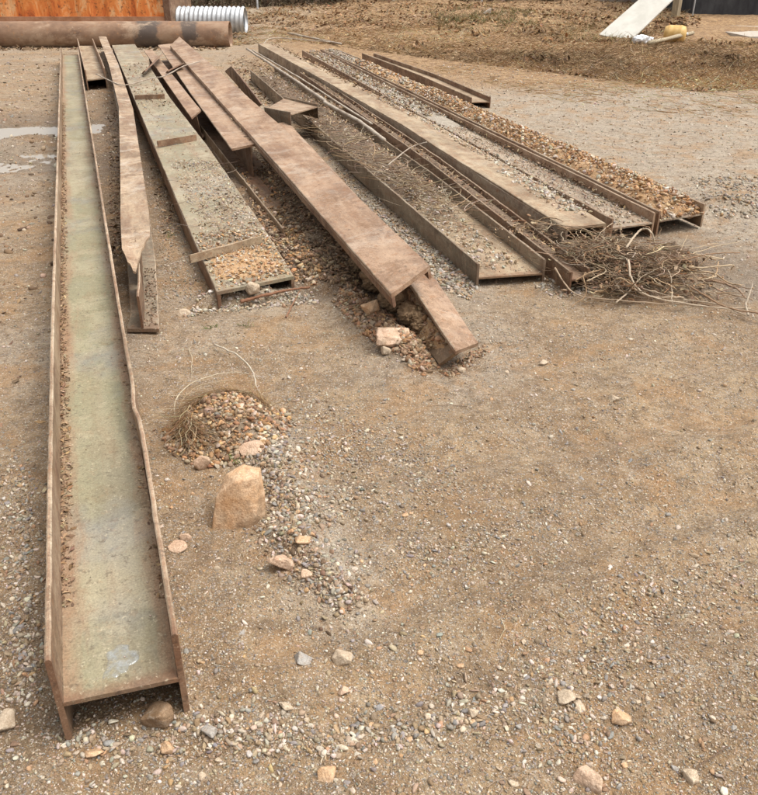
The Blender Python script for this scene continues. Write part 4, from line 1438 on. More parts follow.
jobs.append(pebble_mesh(q[:400] + np.array([0.05, -0.1, 0]), sz(400, 0.02, 0.12, 3), PAL_SOIL, 1))
jobs.append(twig_mesh(sample([(150, 28), (260, 26), (260, 46), (150, 46)], 160), sz(160, 0.2, 0.8), sz(160, 0.003, 0.007), PAL_TWIG, 0.8, 0.6, 4))
debris('leaf_litter', 'leaf crumbs and clods gathered along the foot of the rust brown pipe', jobs, M_LEAF, 'leaf litter')
jobs = []
BANK = [(225, 3), (480, 3), (620, 3), (684, 8), (688, 41), (1000, 46), (1000, 80), (700, 92), (560, 74), (440, 60), (300, 42), (230, 46)]
q = sample(BANK, 46000)
jobs.append(leaf_mesh(q[:9000], sz(9000, 0.03, 0.10), np.concatenate([PAL_LEAF, PAL_STRAW, PAL_STRAW]), 0.5, 0.3))
jobs.append(twig_mesh(q[9000:], sz(37000, 0.10, 0.42), sz(37000, 0.0025, 0.006), np.concatenate([PAL_STRAW, PAL_STRAW, PAL_LEAF]), 0.25, 1.0, 3))
q = sample([(440, 56), (560, 70), (700, 88), (1000, 76), (1000, 112), (700, 118), (540, 98), (400, 62)], 7000)
q = q[rng.random(len(q)) < 0.25 + 0.75 * sst(-0.05, 0.15, fbm(q[:, 0], q[:, 1], 0.8, 4, 66))]
jobs.append(twig_mesh(q, sz(len(q), 0.06, 0.3), sz(len(q), 0.002, 0.004), PAL_STRAW, 0.1, 1.2, 3))
q = sample(BANK, 26000)
q = q[fbm(q[:, 0], q[:, 1], 0.9, 4, 71) > 0.10]
jobs.append(leaf_mesh(q, sz(len(q), 0.05, 0.14), np.concatenate([PAL_SOIL[:2] * 0.8, PAL_LEAF * 0.7, [(0.26, 0.12, 0.05)]]), 0.6, 0.5))
V0, F0, T0 = join(jobs)
pf = np.clip(1.2 + 2.2 * fbm(V0[:, 0], V0[:, 1], 0.45, 4, 61), 0.65, 1.6)       # old rotten litter and fresh straw lie in patches
T0[:, :3] = np.clip(T0[:, :3] * pf[:, None], 0.03, 0.6)
jobs = [(V0, F0, T0)]
q = sample([(230, 3), (700, 3), (700, 28), (230, 28)], 7000)
jobs.append(leaf_mesh(q, sz(7000, 0.07, 0.16), np.concatenate([PAL_LEAF, [(0.42, 0.24, 0.12), (0.36, 0.19, 0.09)]]), 0.6, 0.35))
debris('dry_grass', 'brown straw and fallen leaves covering the bank behind the yard', jobs, M_LEAF, 'dry grass')
q = np.concatenate([sample([(430, 12), (520, 10), (540, 26), (440, 28)], 2200), sample([(560, 20), (600, 22), (640, 46), (560, 40)], 500)])
debris('grass', 'faint green grass patch on the leafy bank', [twig_mesh(q, sz(len(q), 0.08, 0.22), sz(len(q), 0.003, 0.006), np.array([(0.13, 0.14, 0.05), (0.2, 0.19, 0.08), (0.17, 0.16, 0.07)]), 0.9, 0.5, 3)], M_TWIG, 'grass')
# sticks strewn on the open ground
q = sample([(120, 330), (760, 330), (760, 790), (200, 790)], 70)
debris('twigs', 'short dry stems strewn on the open gravel', [twig_mesh(q + np.array([0, 0, 0.004]), sz(70, 0.04, 0.2), sz(70, 0.0008, 0.0022), PAL_TWIG, 0.05, 0.8, 5)], M_TWIG, 'twigs')

q = np.concatenate([np.repeat(G(*c_)[None], 14, 0) + rng.normal(size=(14, 3)) * np.array([0.02, 0.02, 0.0]) for c_ in ((214, 328), (243, 327), (170, 236), (238, 455))])
debris('weeds', 'tiny green weeds sprouting between the gravel by the beams', [twig_mesh(q, sz(len(q), 0.015, 0.05), sz(len(q), 0.0015, 0.003), np.array([(0.13, 0.16, 0.05), (0.2, 0.22, 0.08)]), 0.8, 0.8, 3)], M_TWIG, 'weeds')

# small rain puddle on the big beam's web
c = P(120, 660, 0.148)
q = np.linspace(0, 2 * np.pi, 60, endpoint=False)
rad = 1 + 0.16 * np.sin(3 * q + 1) + 0.10 * np.sin(5 * q) + 0.07 * np.sin(9 * q + 2)
ring = lambda f, z: np.stack([0.036 * f * rad * np.cos(q), 0.052 * f * rad * np.sin(q), np.full(60, z)], 1)
V = np.concatenate([ring(1.0, -0.0015), ring(0.95, 0.0006), ring(0.8, 0.0012), [[0, 0, 0.0014]]])
f = [(i, (i + 1) % 60, 60 + (i + 1) % 60, 60 + i) for i in range(60)] + [(60 + i, 60 + (i + 1) % 60, 120 + (i + 1) % 60, 120 + i) for i in range(60)] + [(120 + i, 120 + (i + 1) % 60, 180) for i in range(60)]
k_ = NB('milky rain water')
na_ = k_.noise(k_.obj(), 38, 5, 0.65)
k_.l(k_.ramp(na_, [(0.36, 0.02), (0.62, 0.55)]), k_.b.inputs['Alpha'])
M_CLEAR = k_.out((0.40, 0.42, 0.41), 0.04, k_.bump(k_.noise(k_.obj(), 40, 2), 0.25, 0.004), spec=0.9)
o = mesh_obj('rain_puddle', V, f, M_CLEAR, smooth=True)
o.location = (c[0], c[1], 0.147)
tag(o, 'small bluish rain puddle on the near end of the long green beam', 'puddle')

# ------------------------------------------------------------------ dried grass ring round the gravel heap
root = empty('grass_clump', (MOUND[0], MOUND[1], 0), 0, 'ring of dried matted grass curled round the gravel heap', 'dry grass')
n = 1500
an = rng.uniform(math.radians(20), math.radians(225), n)
rr_ = 0.160 + 0.016 * rng.normal(size=n)
pts = np.stack([rr_ * np.cos(an), 1.05 * rr_ * np.sin(an), 0], 1) if False else np.stack([rr_ * np.cos(an), 1.05 * rr_ * np.sin(an), np.zeros(n)], 1)
pts[:, 2] = terrain(pts[:, 0] + MOUND[0], pts[:, 1] + MOUND[1]) + rng.uniform(-0.005, 0.045, n)
V, Fc, T = twig_mesh(pts, sz(n, 0.05, 0.18), sz(n, 0.0007, 0.0018), np.concatenate([PAL_STRAW * 0.8, PAL_ROOT, PAL_RED[:3]]), 0.08, 1.3, 6, ang=an + math.pi / 2 + 0.3 * rng.normal(size=n))
mesh_obj('straw', V, Fc, M_TWIG, root, tint=T)


def stem(parent, ctrl, r, tintc, name='stem', n=36):
    p = spline(np.array(ctrl), n)
    jit = np.cumsum(rng.normal(size=(n, 3)), axis=0)
    jit = jit - np.linspace(0, 1, n)[:, None] * jit[-1]
    p = p + jit * min(r * 0.35, 0.0012) + rng.normal(size=(n, 3)) * min(r * 0.15, 0.0007)
    V, f = tube(p, np.linspace(r, r * 0.5, n) * rng.uniform(0.8, 1.2, n), 6)
    loc = np.array(parent.location)
    o = mesh_obj(name, V - loc, f, M_TWIG, parent, smooth=True, tint=np.tile((*tintc, 1), (len(V), 1)))
    return o


zt = lambda u, v, dz=0.006: G(u, v) + np.array([0, 0, dz])
stem(root, [zt(214, 465), zt(186, 445), zt(175, 425, 0.03), zt(177, 408, 0.05), zt(195, 395, 0.06), zt(225, 383, 0.05), zt(250, 384, 0.05)], 0.0032, (0.5, 0.42, 0.3))
stem(root, [zt(200, 455), zt(183, 432, 0.02), zt(182, 412, 0.04), zt(203, 396, 0.05), zt(240, 390, 0.05)], 0.0026, (0.42, 0.32, 0.2))
stem(root, [zt(215, 350, 0.03), zt(238, 364, 0.04), zt(252, 378, 0.03), zt(258, 392), zt(265, 398)], 0.004, (0.55, 0.48, 0.38))
stem(root, [zt(189, 350), zt(193, 362, 0.02), zt(192, 380)], 0.002, (0.5, 0.42, 0.3))
stem(root, [zt(170, 397), zt(190, 398, 0.02), zt(210, 392, 0.03)], 0.002, (0.5, 0.42, 0.3))
stem(root, [zt(168, 452), zt(182, 446), zt(192, 436, 0.02)], 0.002, (0.5, 0.42, 0.3))

# ------------------------------------------------------------------ root tangle at the end of the right hand beams
rc = G(640, 285)
root = empty('root_tangle', rc, 0, 'big heap of tangled dry roots at the end of the litter filled beams', 'roots')
n = 2200
ct = rng.normal(size=(n, 3)) * np.array([0.30, 0.12, 0.05])
ctr_ = (P(535, 235, 0.1), P(600, 252, 0.14), P(645, 265, 0.12), P(690, 290, 0.03), P(620, 285, 0.05))
wsel = rng.choice(5, n, p=[0.07, 0.32, 0.40, 0.05, 0.16])
base = np.array(ctr_)[wsel] + rng.normal(size=(n, 3)) * np.array([0.105, 0.09, 0.045])
base[:, 2] = np.maximum(base[:, 2], terrain(base[:, 0], base[:, 1]) + 0.005)
Vt, Ft, Tt = twig_mesh(base, sz(n, 0.05, 0.28), sz(n, 0.0008, 0.0048, 3), np.concatenate([PAL_ROOT, PAL_ROOT[:2], PAL_TWIG, PAL_RED, PAL_SOIL]), 0.12, 2.6, 8)
Vt[:, 2] = np.maximum(Vt[:, 2], terrain(Vt[:, 0], Vt[:, 1]) + 0.003)
mesh_obj('fine_roots', Vt - rc, Ft, M_TWIG, root, tint=Tt)
# humus core
bv, bf = ICO[4]
cores = []
for (u, v, z, a, b_, c_) in ((590, 256, 0.02, 0.22, 0.12, 0.10), (640, 272, 0.03, 0.24, 0.14, 0.13), (672, 266, 0.03, 0.12, 0.10, 0.11), (540, 240, 0.03, 0.14, 0.09, 0.09)):
    p = P(u, v, z)
    d = 1 + 0.9 * fbm(bv[:, 0] * 2 + u, bv[:, 1] * 2 + bv[:, 2] * 1.7, 1.5, 4)
    cores.append((bv * d[:, None] * np.array([a, b_, c_]) + p - rc, bf, np.ones((len(bv), 4))))
V, Fc, T = join(cores)
mesh_obj('root_ball', V, Fc, M_SOIL_DK, root, smooth=True)
lp = np.array(ctr_)[rng.choice(5, 700, p=[0.2, 0.25, 0.3, 0.1, 0.15])] + rng.normal(size=(700, 3)) * np.array([0.14, 0.10, 0.02])
lp[:, 2] = np.maximum(lp[:, 2] + 0.02, terrain(lp[:, 0], lp[:, 1]))
V, Fc, T = join([leaf_mesh(lp[:450], sz(450, 0.015, 0.06), PAL_LEAF), pebble_mesh(lp[450:], sz(250, 0.008, 0.035), np.concatenate([PAL_SOIL, PAL_RED]), 1)])
mesh_obj('caught_leaves', V - rc, Fc, M_LEAF, root, tint=T)
ROOTS = [([(683, 300, .02), (640, 296, .04), (610, 262, .12), (598, 240, .16), (612, 225, .17)], .008, (.52, .4, .28)),
         ([(625, 250, .2), (640, 232, .26), (652, 236, .26), (655, 250, .18)], .011, (.55, .44, .32)),
         ([(628, 262, .18), (632, 285, .1), (650, 300, .04), (700, 309, .02), (750, 311, .02)], .010, (.56, .45, .33)),
         ([(555, 270, .1), (575, 295, .03), (610, 302, .02), (660, 306, .02), (690, 306, .02)], .008, (.48, .36, .25)),
         ([(615, 305, .02), (628, 292, .06), (640, 280, .1), (658, 270, .15)], .008, (.55, .44, .32)),
         ([(655, 258, .16), (690, 275, .06), (720, 292, .03), (752, 302, .02)], .009, (.42, .31, .21)),
         ([(640, 290, .06), (680, 300, .02), (720, 306, .02), (757, 323, .01)], .007, (.5, .4, .29)),
         ([(600, 240, .18), (625, 240, .2), (655, 255, .16), (680, 272, .08)], .007, (.5, .38, .26)),
         ([(672, 308, .01), (671, 296, .04), (668, 275, .12), (655, 262, .15)], .006, (.56, .46, .34)),
         ([(748, 318, .01), (746, 306, .04), (749, 295, .08), (752, 284, .12)], .009, (.52, .43, .33)),
         ([(560, 245, .14), (590, 252, .15), (610, 275, .1), (625, 288, .05)], .007, (.46, .33, .22)),
         ([(540, 225, .17), (570, 228, .2), (600, 238, .19), (618, 256, .15)], .006, (.5, .38, .26)),
         ([(690, 282, .03), (715, 284, .02), (735, 290, .02), (745, 300, .02)], .012, (.36, .24, .16))]
for ctrl, r, tc in ROOTS:
    stem(root, [P(*q) + np.array([0, 0, 0.012]) for q in ctrl], r * 0.62, tuple(0.88 * q for q in tc), 'root', 44)
for i in range(37):
    c0 = P(rng.uniform(575, 665) + (50 if i > 29 else 0), rng.uniform(245, 290), rng.uniform(0.05, 0.15))
    lf_ = i % 3 == 0 and i < 30
    a = rng.uniform(-0.6, 0.9) + (math.pi if lf_ else 0)
    ctrl = [c0]
    ln = rng.uniform(0.05, 0.09) if lf_ else rng.uniform(0.10, 0.24)
    for q in range(4):
        a += rng.normal() * 0.75
        nx = ctrl[-1] + np.array([math.cos(a) * ln, math.sin(a) * ln * 0.7, rng.normal() * 0.05])
        nx[2] = np.clip(nx[2], float(terrain(nx[0], nx[1])) + 0.012, 0.22 if i < 30 else 0.05)
        ctrl.append(nx)
    stem(root, ctrl, rng.uniform(0.003, 0.0065), PAL_ROOT[rng.integers(0, 4)] * rng.uniform(0.8, 1.3), 'root', 40)
# brown root lying at the end of the wide beam
stm = empty('root', G(270, 296), 0, 'single red brown root lying across the end of the wide gravelly beam', 'root')
stem(stm, [zt(240, 299, .03), zt(262, 296, .04), zt(285, 294, .04), zt(310, 287, .05)], 0.010, (0.24, 0.12, 0.07), 'main_root')
stem(stm, [zt(286, 318), zt(293, 306, .02), zt(300, 292, .04)], 0.005, (0.28, 0.15, 0.09), 'side_root')

# long thin dead stems
GS = 'dead stems lying about'
for ctrl, r, lb in (([(388, 165, .3), (410, 148, .34), (427, 142, .38)], .005, 'pale dead stem sticking up from the litter filled beam'),
                    ([(262, 45, .12), (275, 38, .15), (330, 42, .1)], .010, 'thin dead branch lying on the bank by the far beam ends'),):
    rod('dead_stem', lb, 'stem', [P(*q) for q in ctrl], r, M_ROD, 20, 6)

# ------------------------------------------------------------------ background: pipe, container, culvert
def rust_orange(name):
    k = NB(name)
    o = k.obj()
    st = k.obj((1, 1, 0.35))
    n = k.noise(st, 3.2, 6, 0.7, 0.6)
    n2 = k.noise(o, 11, 5, 0.7)
    c = k.ramp(n, [(0.30, (0.20, 0.05, 0.02)), (0.42, (0.58, 0.15, 0.035)), (0.53, (0.70, 0.24, 0.06)), (0.62, (0.72, 0.44, 0.22)), (0.70, (0.64, 0.20, 0.05))])
    c = k.mix(k.ramp(n2, [(0.56, 0), (0.66, 0.9)]), c, (0.12, 0.045, 0.025))
    return k.out(c, 0.75, k.bump(n2, 0.3, 0.01))


M_ORANGE = rust_orange('flaking orange paint and rust')
k_ = NB('rust brown pipe steel')
o_ = k_.obj()
n_ = k_.noise(k_.obj((0.5, 1, 1)), 3.0, 6, 0.7)
n2_ = k_.noise(o_, 14, 5, 0.7)
c_ = k_.ramp(n_, [(0.3, (0.12, 0.07, 0.045)), (0.5, (0.22, 0.13, 0.08)), (0.7, (0.32, 0.22, 0.145))])
c_ = k_.mix(k_.ramp(n2_, [(0.58, 0), (0.66, 0.7)]), c_, (0.33, 0.17, 0.08))
X_, Y_, Z_ = k_.sep(o_)
nt_ = k_.noise(o_, 5.0, 6, 0.7)
for x0_, hw_ in ((at(147, 36, 18.1)[0] + 11.5, 0.30), (at(190, 38, 18.1)[0] + 11.5, 0.20)):           # patches of old black wrap
    a_ = k_.math('DIVIDE', k_.math('ABSOLUTE', k_.math('SUBTRACT', X_, x0_)), hw_)
    a_ = k_.math('ADD', a_, k_.math('MULTIPLY', k_.math('SUBTRACT', nt_, 0.5), 2.4))
    c_ = k_.mix(k_.ramp(a_, [(0.6, 0.75), (1.1, 0)]), c_, (0.06, 0.054, 0.05))
c_ = k_.mix(k_.ramp(k_.noise(k_.obj((0.6, 1, 1)), 2.2, 6, 0.75), [(0.52, 0), (0.62, 0.7)]), c_, (0.40, 0.29, 0.2))
M_PIPE = k_.out(c_, 0.75, k_.bump(n2_, 0.3, 0.01))
def box(name, lo, hi, mat, parent=None, ch=0.0):
    (x0, y0, z0), (x1, y1, z1) = lo, hi
    V = [(x0, y0, z0), (x1, y0, z0), (x1, y1, z0), (x0, y1, z0), (x0, y0, z1), (x1, y0, z1), (x1, y1, z1), (x0, y1, z1)]
    f = [(0, 3, 2, 1), (4, 5, 6, 7), (0, 1, 5, 4), (1, 2, 6, 5), (2, 3, 7, 6), (3, 0, 4, 7)]
    return mesh_obj(name, V, f, mat, parent)


def hollow_pipe(L, R, t, seg, mat, name, parent, corr=0.0, pitch=0.1, na=None, ruin=0.0):
    """tube along x with wall thickness; helical corrugation if corr"""
    na = na or max(8, int(L / 0.15))
    xs = np.linspace(0, L, na)
    V, f = [], []
    for sgn in (0, 1):
        for x_ in xs:
            for j in range(seg):
                q = 2 * math.pi * j / seg
                r = R - sgn * t + corr * math.sin(2 * math.pi * (x_ / pitch + j / seg)) + ruin * float(fbm(x_ * 2, math.sin(q) + 3, 1.5, 3))
                V.append((x_, r * math.cos(q), r * math.sin(q)))
    I = np.arange(2 * na * seg).reshape(2, na, seg)
    for i in range(na - 1):
        for j in range(seg):
            k2 = (j + 1) % seg
            f.append((I[0, i, j], I[0, i, k2], I[0, i + 1, k2], I[0, i + 1, j]))
            f.append((I[1, i, j], I[1, i + 1, j], I[1, i + 1, k2], I[1, i, k2]))
    for i in (0, na - 1):
        for j in range(seg):
            k2 = (j + 1) % seg
            q4 = (I[0, i, j], I[1, i, j], I[1, i, k2], I[0, i, k2])
            f.append(q4 if i == 0 else q4[::-1])
    return mesh_obj(name, V, f, mat, parent, smooth=True)


PY = 18.3
pr_ = 0.26
pe = empty('steel_pipe', (-11.5, PY, pr_ - 0.03), 0, 'long rust brown pipe lying across behind the beams', 'pipe')
xe = P(231, 40, 0.2)[0] * PY / P(231, 40, 0.2)[1]
hollow_pipe(11.5 + xe, pr_, 0.02, 40, M_PIPE, 'pipe_wall', pe, ruin=0.02)
# container: corrugated front, rail, corner post
CYY = 19.6
xr = at(170, 12, CYY)[0]
ce = empty('container', (-14, CYY, 0), 0, 'rusty orange steel container behind the pipe', 'container')
V, f = [], []
wx_ = 14 + xr - 0.12
npn = 90
for i in range(npn + 1):
    x_ = i / npn * wx_
    d_ = 0.0 if (i % 6) in (0, 1, 2) else 0.035
    for z in (0.50, 1.20):
        V.append((x_, d_, z))
nv = len(V)
V += [(x_, y_ + 0.01, z) for (x_, y_, z) in V]
for i in range(npn):
    a = 2 * i
    f += [(a, a + 2, a + 3, a + 1), (nv + a, nv + a + 1, nv + a + 3, nv + a + 2), (a + 1, a + 3, nv + a + 3, nv + a + 1), (a, nv + a, nv + a + 2, a + 2)]
mesh_obj('wall_panel', V, f, M_ORANGE, ce)
k_ = NB('faded salmon paint')
n_ = k_.noise(k_.obj(), 5, 6, 0.7)
M_SALMON = k_.out(k_.ramp(n_, [(0.35, (0.30, 0.13, 0.06)), (0.65, (0.46, 0.25, 0.15))]), 0.7)
box('bottom_rail', (0, -0.05, 0.30), (wx_, 0.06, 0.499), M_SALMON, ce)
box('top_rail', (0, -0.05, 1.201), (wx_, 0.06, 1.32), M_SALMON, ce)
box('corner_post', (wx_ + 0.001, -0.07, 0.0), (wx_ + 0.14, 0.10, 1.34), M_BROWN, ce)
box('roof', (0.02, 0.061, 1.25), (wx_ + 0.02, 2.4, 1.30), M_ORANGE, ce)
box('end_wall', (wx_ + 0.05, 0.101, 0.1), (wx_ + 0.10, 2.4, 1.249), M_BROWN, ce)
box('floor_frame', (0, 0.061, 0.1), (wx_ + 0.049, 2.4, 0.3), M_BROWN, ce)

# galvanised culvert
k_ = NB('galvanised corrugated metal')
n_ = k_.noise(k_.obj(), 6, 5, 0.6)
M_GALV = k_.out(k_.ramp(n_, [(0.35, (0.34, 0.35, 0.36)), (0.5, (0.46, 0.47, 0.48)), (0.65, (0.56, 0.57, 0.58))]), 0.45, metal=0.35)
CVY = 20.4
x0, x1 = at(176, 18, CVY)[0], at(246, 18, CVY)[0]
cr = 0.265
ce = empty('culvert_pipe', (x0, CVY, cr + float(terrain(x0 + 0.5, CVY)) + 0.10), math.radians(-3), 'shiny galvanised corrugated culvert pipe behind the rust brown pipe', 'culvert')
hollow_pipe(x1 - x0, cr, 0.01, 40, M_GALV, 'corrugated_shell', ce, corr=0.018, pitch=0.105, na=190)

# ------------------------------------------------------------------ background right: panel, post, bucket, bag, timber, walls
def planar(name, label, cat, quad, thick, mat, group=None):
    return plate(name, quad, thick, mat, None, label, cat, group)


k_ = NB('pale weathered sheet')
n_ = k_.noise(k_.obj(), 3, 5, 0.6)
M_SHEET = k_.out(k_.ramp(n_, [(0.35, (0.44, 0.42, 0.37)), (0.65, (0.54, 0.515, 0.46))]), 0.8)
yb = P(630, 38)[1]
planar('sheet_panel', 'pale flat sheet leaning against the wooden post', 'panel', (at(599, 35, yb), at(630, 41.5, yb - 0.5), at(682, -9, yb + 0.5), at(655, -14, yb + 0.9)), 0.03, M_SHEET)
k_ = NB('weathered grey timber')
n_ = k_.noise(k_.obj((8, 8, 1)), 4, 5, 0.6)
M_WOOD = k_.out(k_.ramp(n_, [(0.35, (0.24, 0.19, 0.125)), (0.65, (0.40, 0.33, 0.22))]), 0.9)
yp = P(675, 27)[1]
pb = at(677, 27, yp + 1.0)


def post(name, label, cat, x_, y_, w_, h_, mat, group=None):
    z0 = float(terrain(x_, y_)) - 0.1
    V, f = tube([(0, 0, 0), (0, 0, h_ * 0.5), (0.01, 0.005, h_)], w_, 4)
    o = mesh_obj(name, V, f, mat)
    o.location = (x_, y_, z0)
    return tag(o, label, cat, group)


post('wooden_post', 'square wooden post beside the leaning sheet', 'post', pb[0], yp + 1.3, 0.13, 2.6, M_WOOD)
q_ = at(686, 25, yp + 1.6)
post('metal_post', 'thin pale pole in front of the black shed opening', 'post', q_[0], yp + 1.2, 0.02, 2.4, M_GALV)
# yellow drum on its side
k_ = NB('yellow plastic')
n_ = k_.noise(k_.obj(), 9, 4, 0.6)
M_YEL = k_.out(k_.ramp(n_, [(0.35, (0.50, 0.30, 0.09)), (0.65, (0.62, 0.42, 0.17))]), 0.55)
k_ = NB('white plastic')
M_WHITE = k_.out((0.72, 0.72, 0.73), 0.5, k_.bump(k_.noise(k_.obj(), 7, 4, 0.6), 0.8, 0.05))
yd = P(675, 36)[1]
dp = G(676, 38)
dz_ = float(terrain(dp[0], dp[1]))
de = empty('plastic_drum', (dp[0], dp[1] + 0.1, dz_ + 0.16), math.radians(-25), 'small yellow drum lying on its side by the wooden post', 'drum')
dsc = 0.78
prof = [(-0.30, 0.0), (-0.30, 0.15), (-0.27, 0.20), (-0.18, 0.225), (-0.16, 0.235), (-0.13, 0.225), (0.0, 0.23), (0.12, 0.225), (0.15, 0.235), (0.18, 0.225), (0.26, 0.20), (0.29, 0.12), (0.30, 0.0)]
V, f = [], []
sg = 28
for x_, r in prof:
    for j in range(sg):
        V.append((dsc * x_, dsc * r * math.cos(2 * math.pi * j / sg), dsc * r * math.sin(2 * math.pi * j / sg)))
for i in range(len(prof) - 1):
    for j in range(sg):
        f.append((i * sg + j, i * sg + (j + 1) % sg, (i + 1) * sg + (j + 1) % sg, (i + 1) * sg + j))
mesh_obj('drum_body', V, f, M_YEL, de, smooth=True)
V, f = tube([(0.235, 0.06, 0.0), (0.265, 0.06, 0.0)], 0.03, 12)
mesh_obj('cap', V, f, M_WHITE, de)
# white crumpled bag
bp = at(642, 43.5, P(642, 44)[1])
bv, bf = ICO[3]
d = 1 + 0.8 * fbm(bv[:, 0] * 3 + 4, bv[:, 1] * 3 + bv[:, 2] * 2, 1.2, 4)
V = bv * d[:, None] * np.array([0.22, 0.16, 0.10])
o = mesh_obj('plastic_bag', V, bf, M_WHITE, smooth=True)
o.location = (bp[0], bp[1], float(terrain(bp[0], bp[1])) + 0.06)
tag(o, 'crumpled white bag lying in front of the leaning sheet', 'bag')
pA, pB = G(648, 47), G(692, 40)
for p_ in (pA, pB):
    p_[2] += 0.07
rod('timber', 'light brown timber lying in front of the yellow drum', 'timber', [pA, (pA + pB) / 2 + np.array([0, 0, .04]), pB + np.array([0, 0, 0.08])], 0.045, M_WOOD, 6, 4)
# shed with a black opening, its slab, low concrete wall
k_ = NB('black shed cladding')
n_ = k_.noise(k_.obj((1, 1, 0.4)), 3, 5, 0.7)
M_BLACK = k_.out(k_.ramp(n_, [(0.35, (0.015, 0.015, 0.018)), (0.65, (0.05, 0.05, 0.053))]), 0.7)
ysh = P(720, 22)[1]
sx0 = at(690, 20, ysh)[0]
se = empty('shed', (sx0, ysh, float(terrain(sx0, ysh)) - 0.05), math.radians(-2), 'black clad shed at the right beyond a concrete slab', 'shed')
box('wall', (0, 0, 0), (9, 0.15, 3.2), M_BLACK, se)
box('side_wall', (0, 0.151, 0), (0.15, 6, 3.2), M_BLACK, se)
box('roof', (-0.3, -0.4, 3.201), (9.3, 6.2, 3.33), M_GREY, se)
sl = P(690, 40)
o = box('concrete_slab', (0, 0, -0.1), (10, ysh - sl[1] - 0.1, 0.07), M_CONC)
o.location = (at(688, 30, 24)[0], sl[1] + 0.05, float(terrain(sl[0], sl[1])) - 0.02)
tag(o, 'grey concrete apron in front of the black shed', 'slab')
yw = P(600, 11)[1]
wx0, wx1 = at(566, 10, yw)[0], at(650, 10, yw)[0]
o = box('concrete_wall', (0, 0, 0), (wx1 - wx0, 0.25, 1.1), M_CONC)
o.location = (wx0, yw, float(terrain(wx0, yw)) - 0.15)
tag(o, 'low concrete wall behind the leaning sheet', 'wall')
yw2 = P(512, 9)[1]
bxx = at(497, 8, yw2)[0]
o = box('concrete_block', (0, 0, 0), (0.95, 0.6, 0.9), M_CONC)
o.location = (bxx, yw2, float(terrain(bxx, yw2)) - 0.1)
tag(o, 'grey concrete block standing on the bank among the brush', 'block')

# log, posts, bare shrubs
k_ = NB('pale log bark')
n_ = k_.noise(k_.obj((1, 6, 6)), 3, 5, 0.6)
M_BARK = k_.out(k_.ramp(n_, [(0.35, (0.19, 0.15, 0.11)), (0.65, (0.34, 0.28, 0.215))]), 0.9, k_.bump(n_, 0.5, 0.03))
yl = P(420, 11)[1]
rod('log', 'fallen pale log lying on the bank among the brush', 'log', [at(392, 4, yl), at(415, 7, yl), at(434, 4, yl + 0.3), at(455, 1, yl + 0.5)], 0.13, M_BARK, 16, 10)
for (u, v, lb) in ((258, 14, 'metal fence post on the bank behind the culvert'), (481, 12, 'metal fence post on the bank right of the fallen log')):
    p_ = P(u, v)
    post('metal_post', lb, 'post', p_[0], p_[1], 0.035, 2.0, M_GALV)
p_ = at(484, 20, P(484, 21)[1])
rk = plate('stump', (p_ + [-.12, 0, -.2], p_ + [.12, .05, -.2], p_ + [.2, .1, .32], p_ + [-.02, .05, .2]), 0.10, M_CONC, None, 'jagged pale stump of wood on the green part of the bank', 'stump')


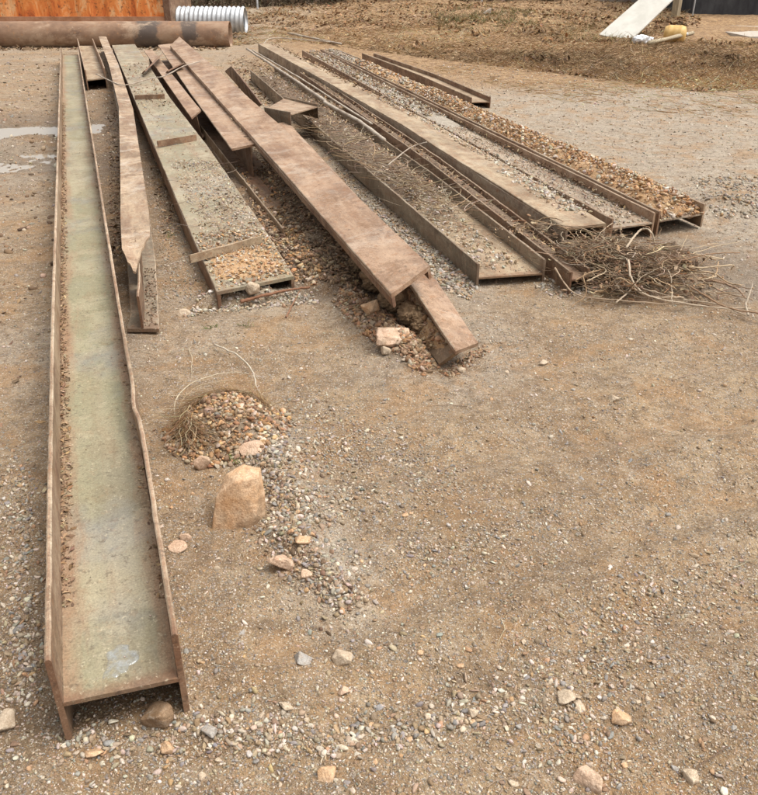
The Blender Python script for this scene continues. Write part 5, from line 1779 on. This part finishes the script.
def shrub(u, v, hgt, spread, nst, label, seed, tcol):
    r = np.random.default_rng(seed)
    p = P(u, v)
    p[2] = float(terrain(p[0], p[1]))
    e = empty('bare_shrub', p, 0, label, 'shrub', 'bare shrubs along the back of the yard')
    Vs, Fs, off = [], [], 0
    for i in range(nst):
        a = r.uniform(0, 2 * math.pi)
        lean_ = r.uniform(0.1, spread)
        c0 = np.array([0.25 * r.normal(), 0.2 * r.normal(), -0.05])
        tip = c0 + np.array([math.cos(a) * lean_, math.sin(a) * lean_, hgt * r.uniform(0.6, 1.1)])
        mid = (c0 + tip) / 2 + r.normal(size=3) * 0.12
        pp = spline([c0, mid, tip], 9)
        V, f = tube(pp, np.linspace(0.028, 0.006, 9) * r.uniform(0.5, 1.2), 5)
        Vs.append(V)
        Fs += [tuple(j + off for j in q) for q in f]
        off += len(V)
        for kx in range(9):
            t0 = pp[r.integers(1, 8)]
            dv = r.normal(size=3) * 0.35 + np.array([0, 0, 0.18])
            V, f = tube(spline([t0, t0 + dv * 0.5 + r.normal(size=3) * 0.05, t0 + dv], 5), np.linspace(0.009, 0.003, 5), 3)
            Vs.append(V)
            Fs += [tuple(j + off for j in q) for q in f]
            off += len(V)
    V = np.concatenate(Vs)
    mesh_obj('branches', V, Fs, M_TWIG, e, tint=np.tile((*tcol, 1), (len(V), 1)))
    nl = 260
    lp = r.normal(size=(nl, 3)) * np.array([spread * 0.6, spread * 0.5, hgt * 0.3]) + np.array([0, 0, hgt * 0.5])
    lp[:, 2] = np.abs(lp[:, 2])
    V, Fc, T = leaf_mesh(lp, sz(nl, 0.05, 0.14), PAL_LEAF, 0.6, 1.0)
    mesh_obj('dead_leaves', V, Fc, M_LEAF, e, tint=T)


for i, (u, v, h_, sp, ns, lb) in enumerate((
        (272, 8, 2.2, 1.0, 16, 'bare shrub just right of the metal fence post near the culvert'), (300, 7, 2.0, 1.1, 18, 'bare shrub left of a forked pale sapling on the bank'),
        (335, 6, 2.4, 1.2, 20, 'dense bare shrub midway between culvert and fallen log'), (372, 5, 2.2, 1.1, 18, 'bare shrub at the left end of the fallen log'),
        (410, 4, 2.4, 1.2, 16, 'bare shrub growing behind the fallen log'), (450, 4, 2.2, 1.2, 18, 'bare shrub at the right end of the fallen log'),
        (468, 6, 2.0, 0.9, 14, 'bare shrub by the fence post right of the log'), (535, 7, 1.6, 1.0, 22, 'dark brushy shrub left of the low concrete wall'),
        (550, 8, 1.4, 1.0, 22, 'low dark brush heap at the end of the low concrete wall'), (250, 3, 2.6, 1.2, 20, 'bare shrub rising behind the culvert'))):
    shrub(u, v, h_, sp, ns, lb, 200 + i, (0.12, 0.085, 0.06) if i % 2 else (0.18, 0.135, 0.1))
# thicker undergrowth massed behind
V = np.stack([rng.uniform(-8, 9, 9000), rng.uniform(31.5, 37, 9000), np.zeros(9000)], 1)
V[:, 2] = terrain(V[:, 0], V[:, 1]) + rng.random(9000) ** 1.5 * 1.6
debris('brush', 'dim brown undergrowth massed behind the bank', [twig_mesh(V, sz(9000, 0.3, 1.2), sz(9000, 0.006, 0.016), np.array([(0.11, 0.08, 0.055), (0.17, 0.125, 0.085), (0.08, 0.065, 0.045), (0.22, 0.17, 0.115)]), 0.8, 0.6, 3),
                                                                leaf_mesh(V[:6000], sz(6000, 0.1, 0.3), np.array([(0.13, 0.085, 0.05), (0.10, 0.09, 0.05), (0.2, 0.13, 0.075)]), 0.6, 1.0)], M_LEAF, 'brush')
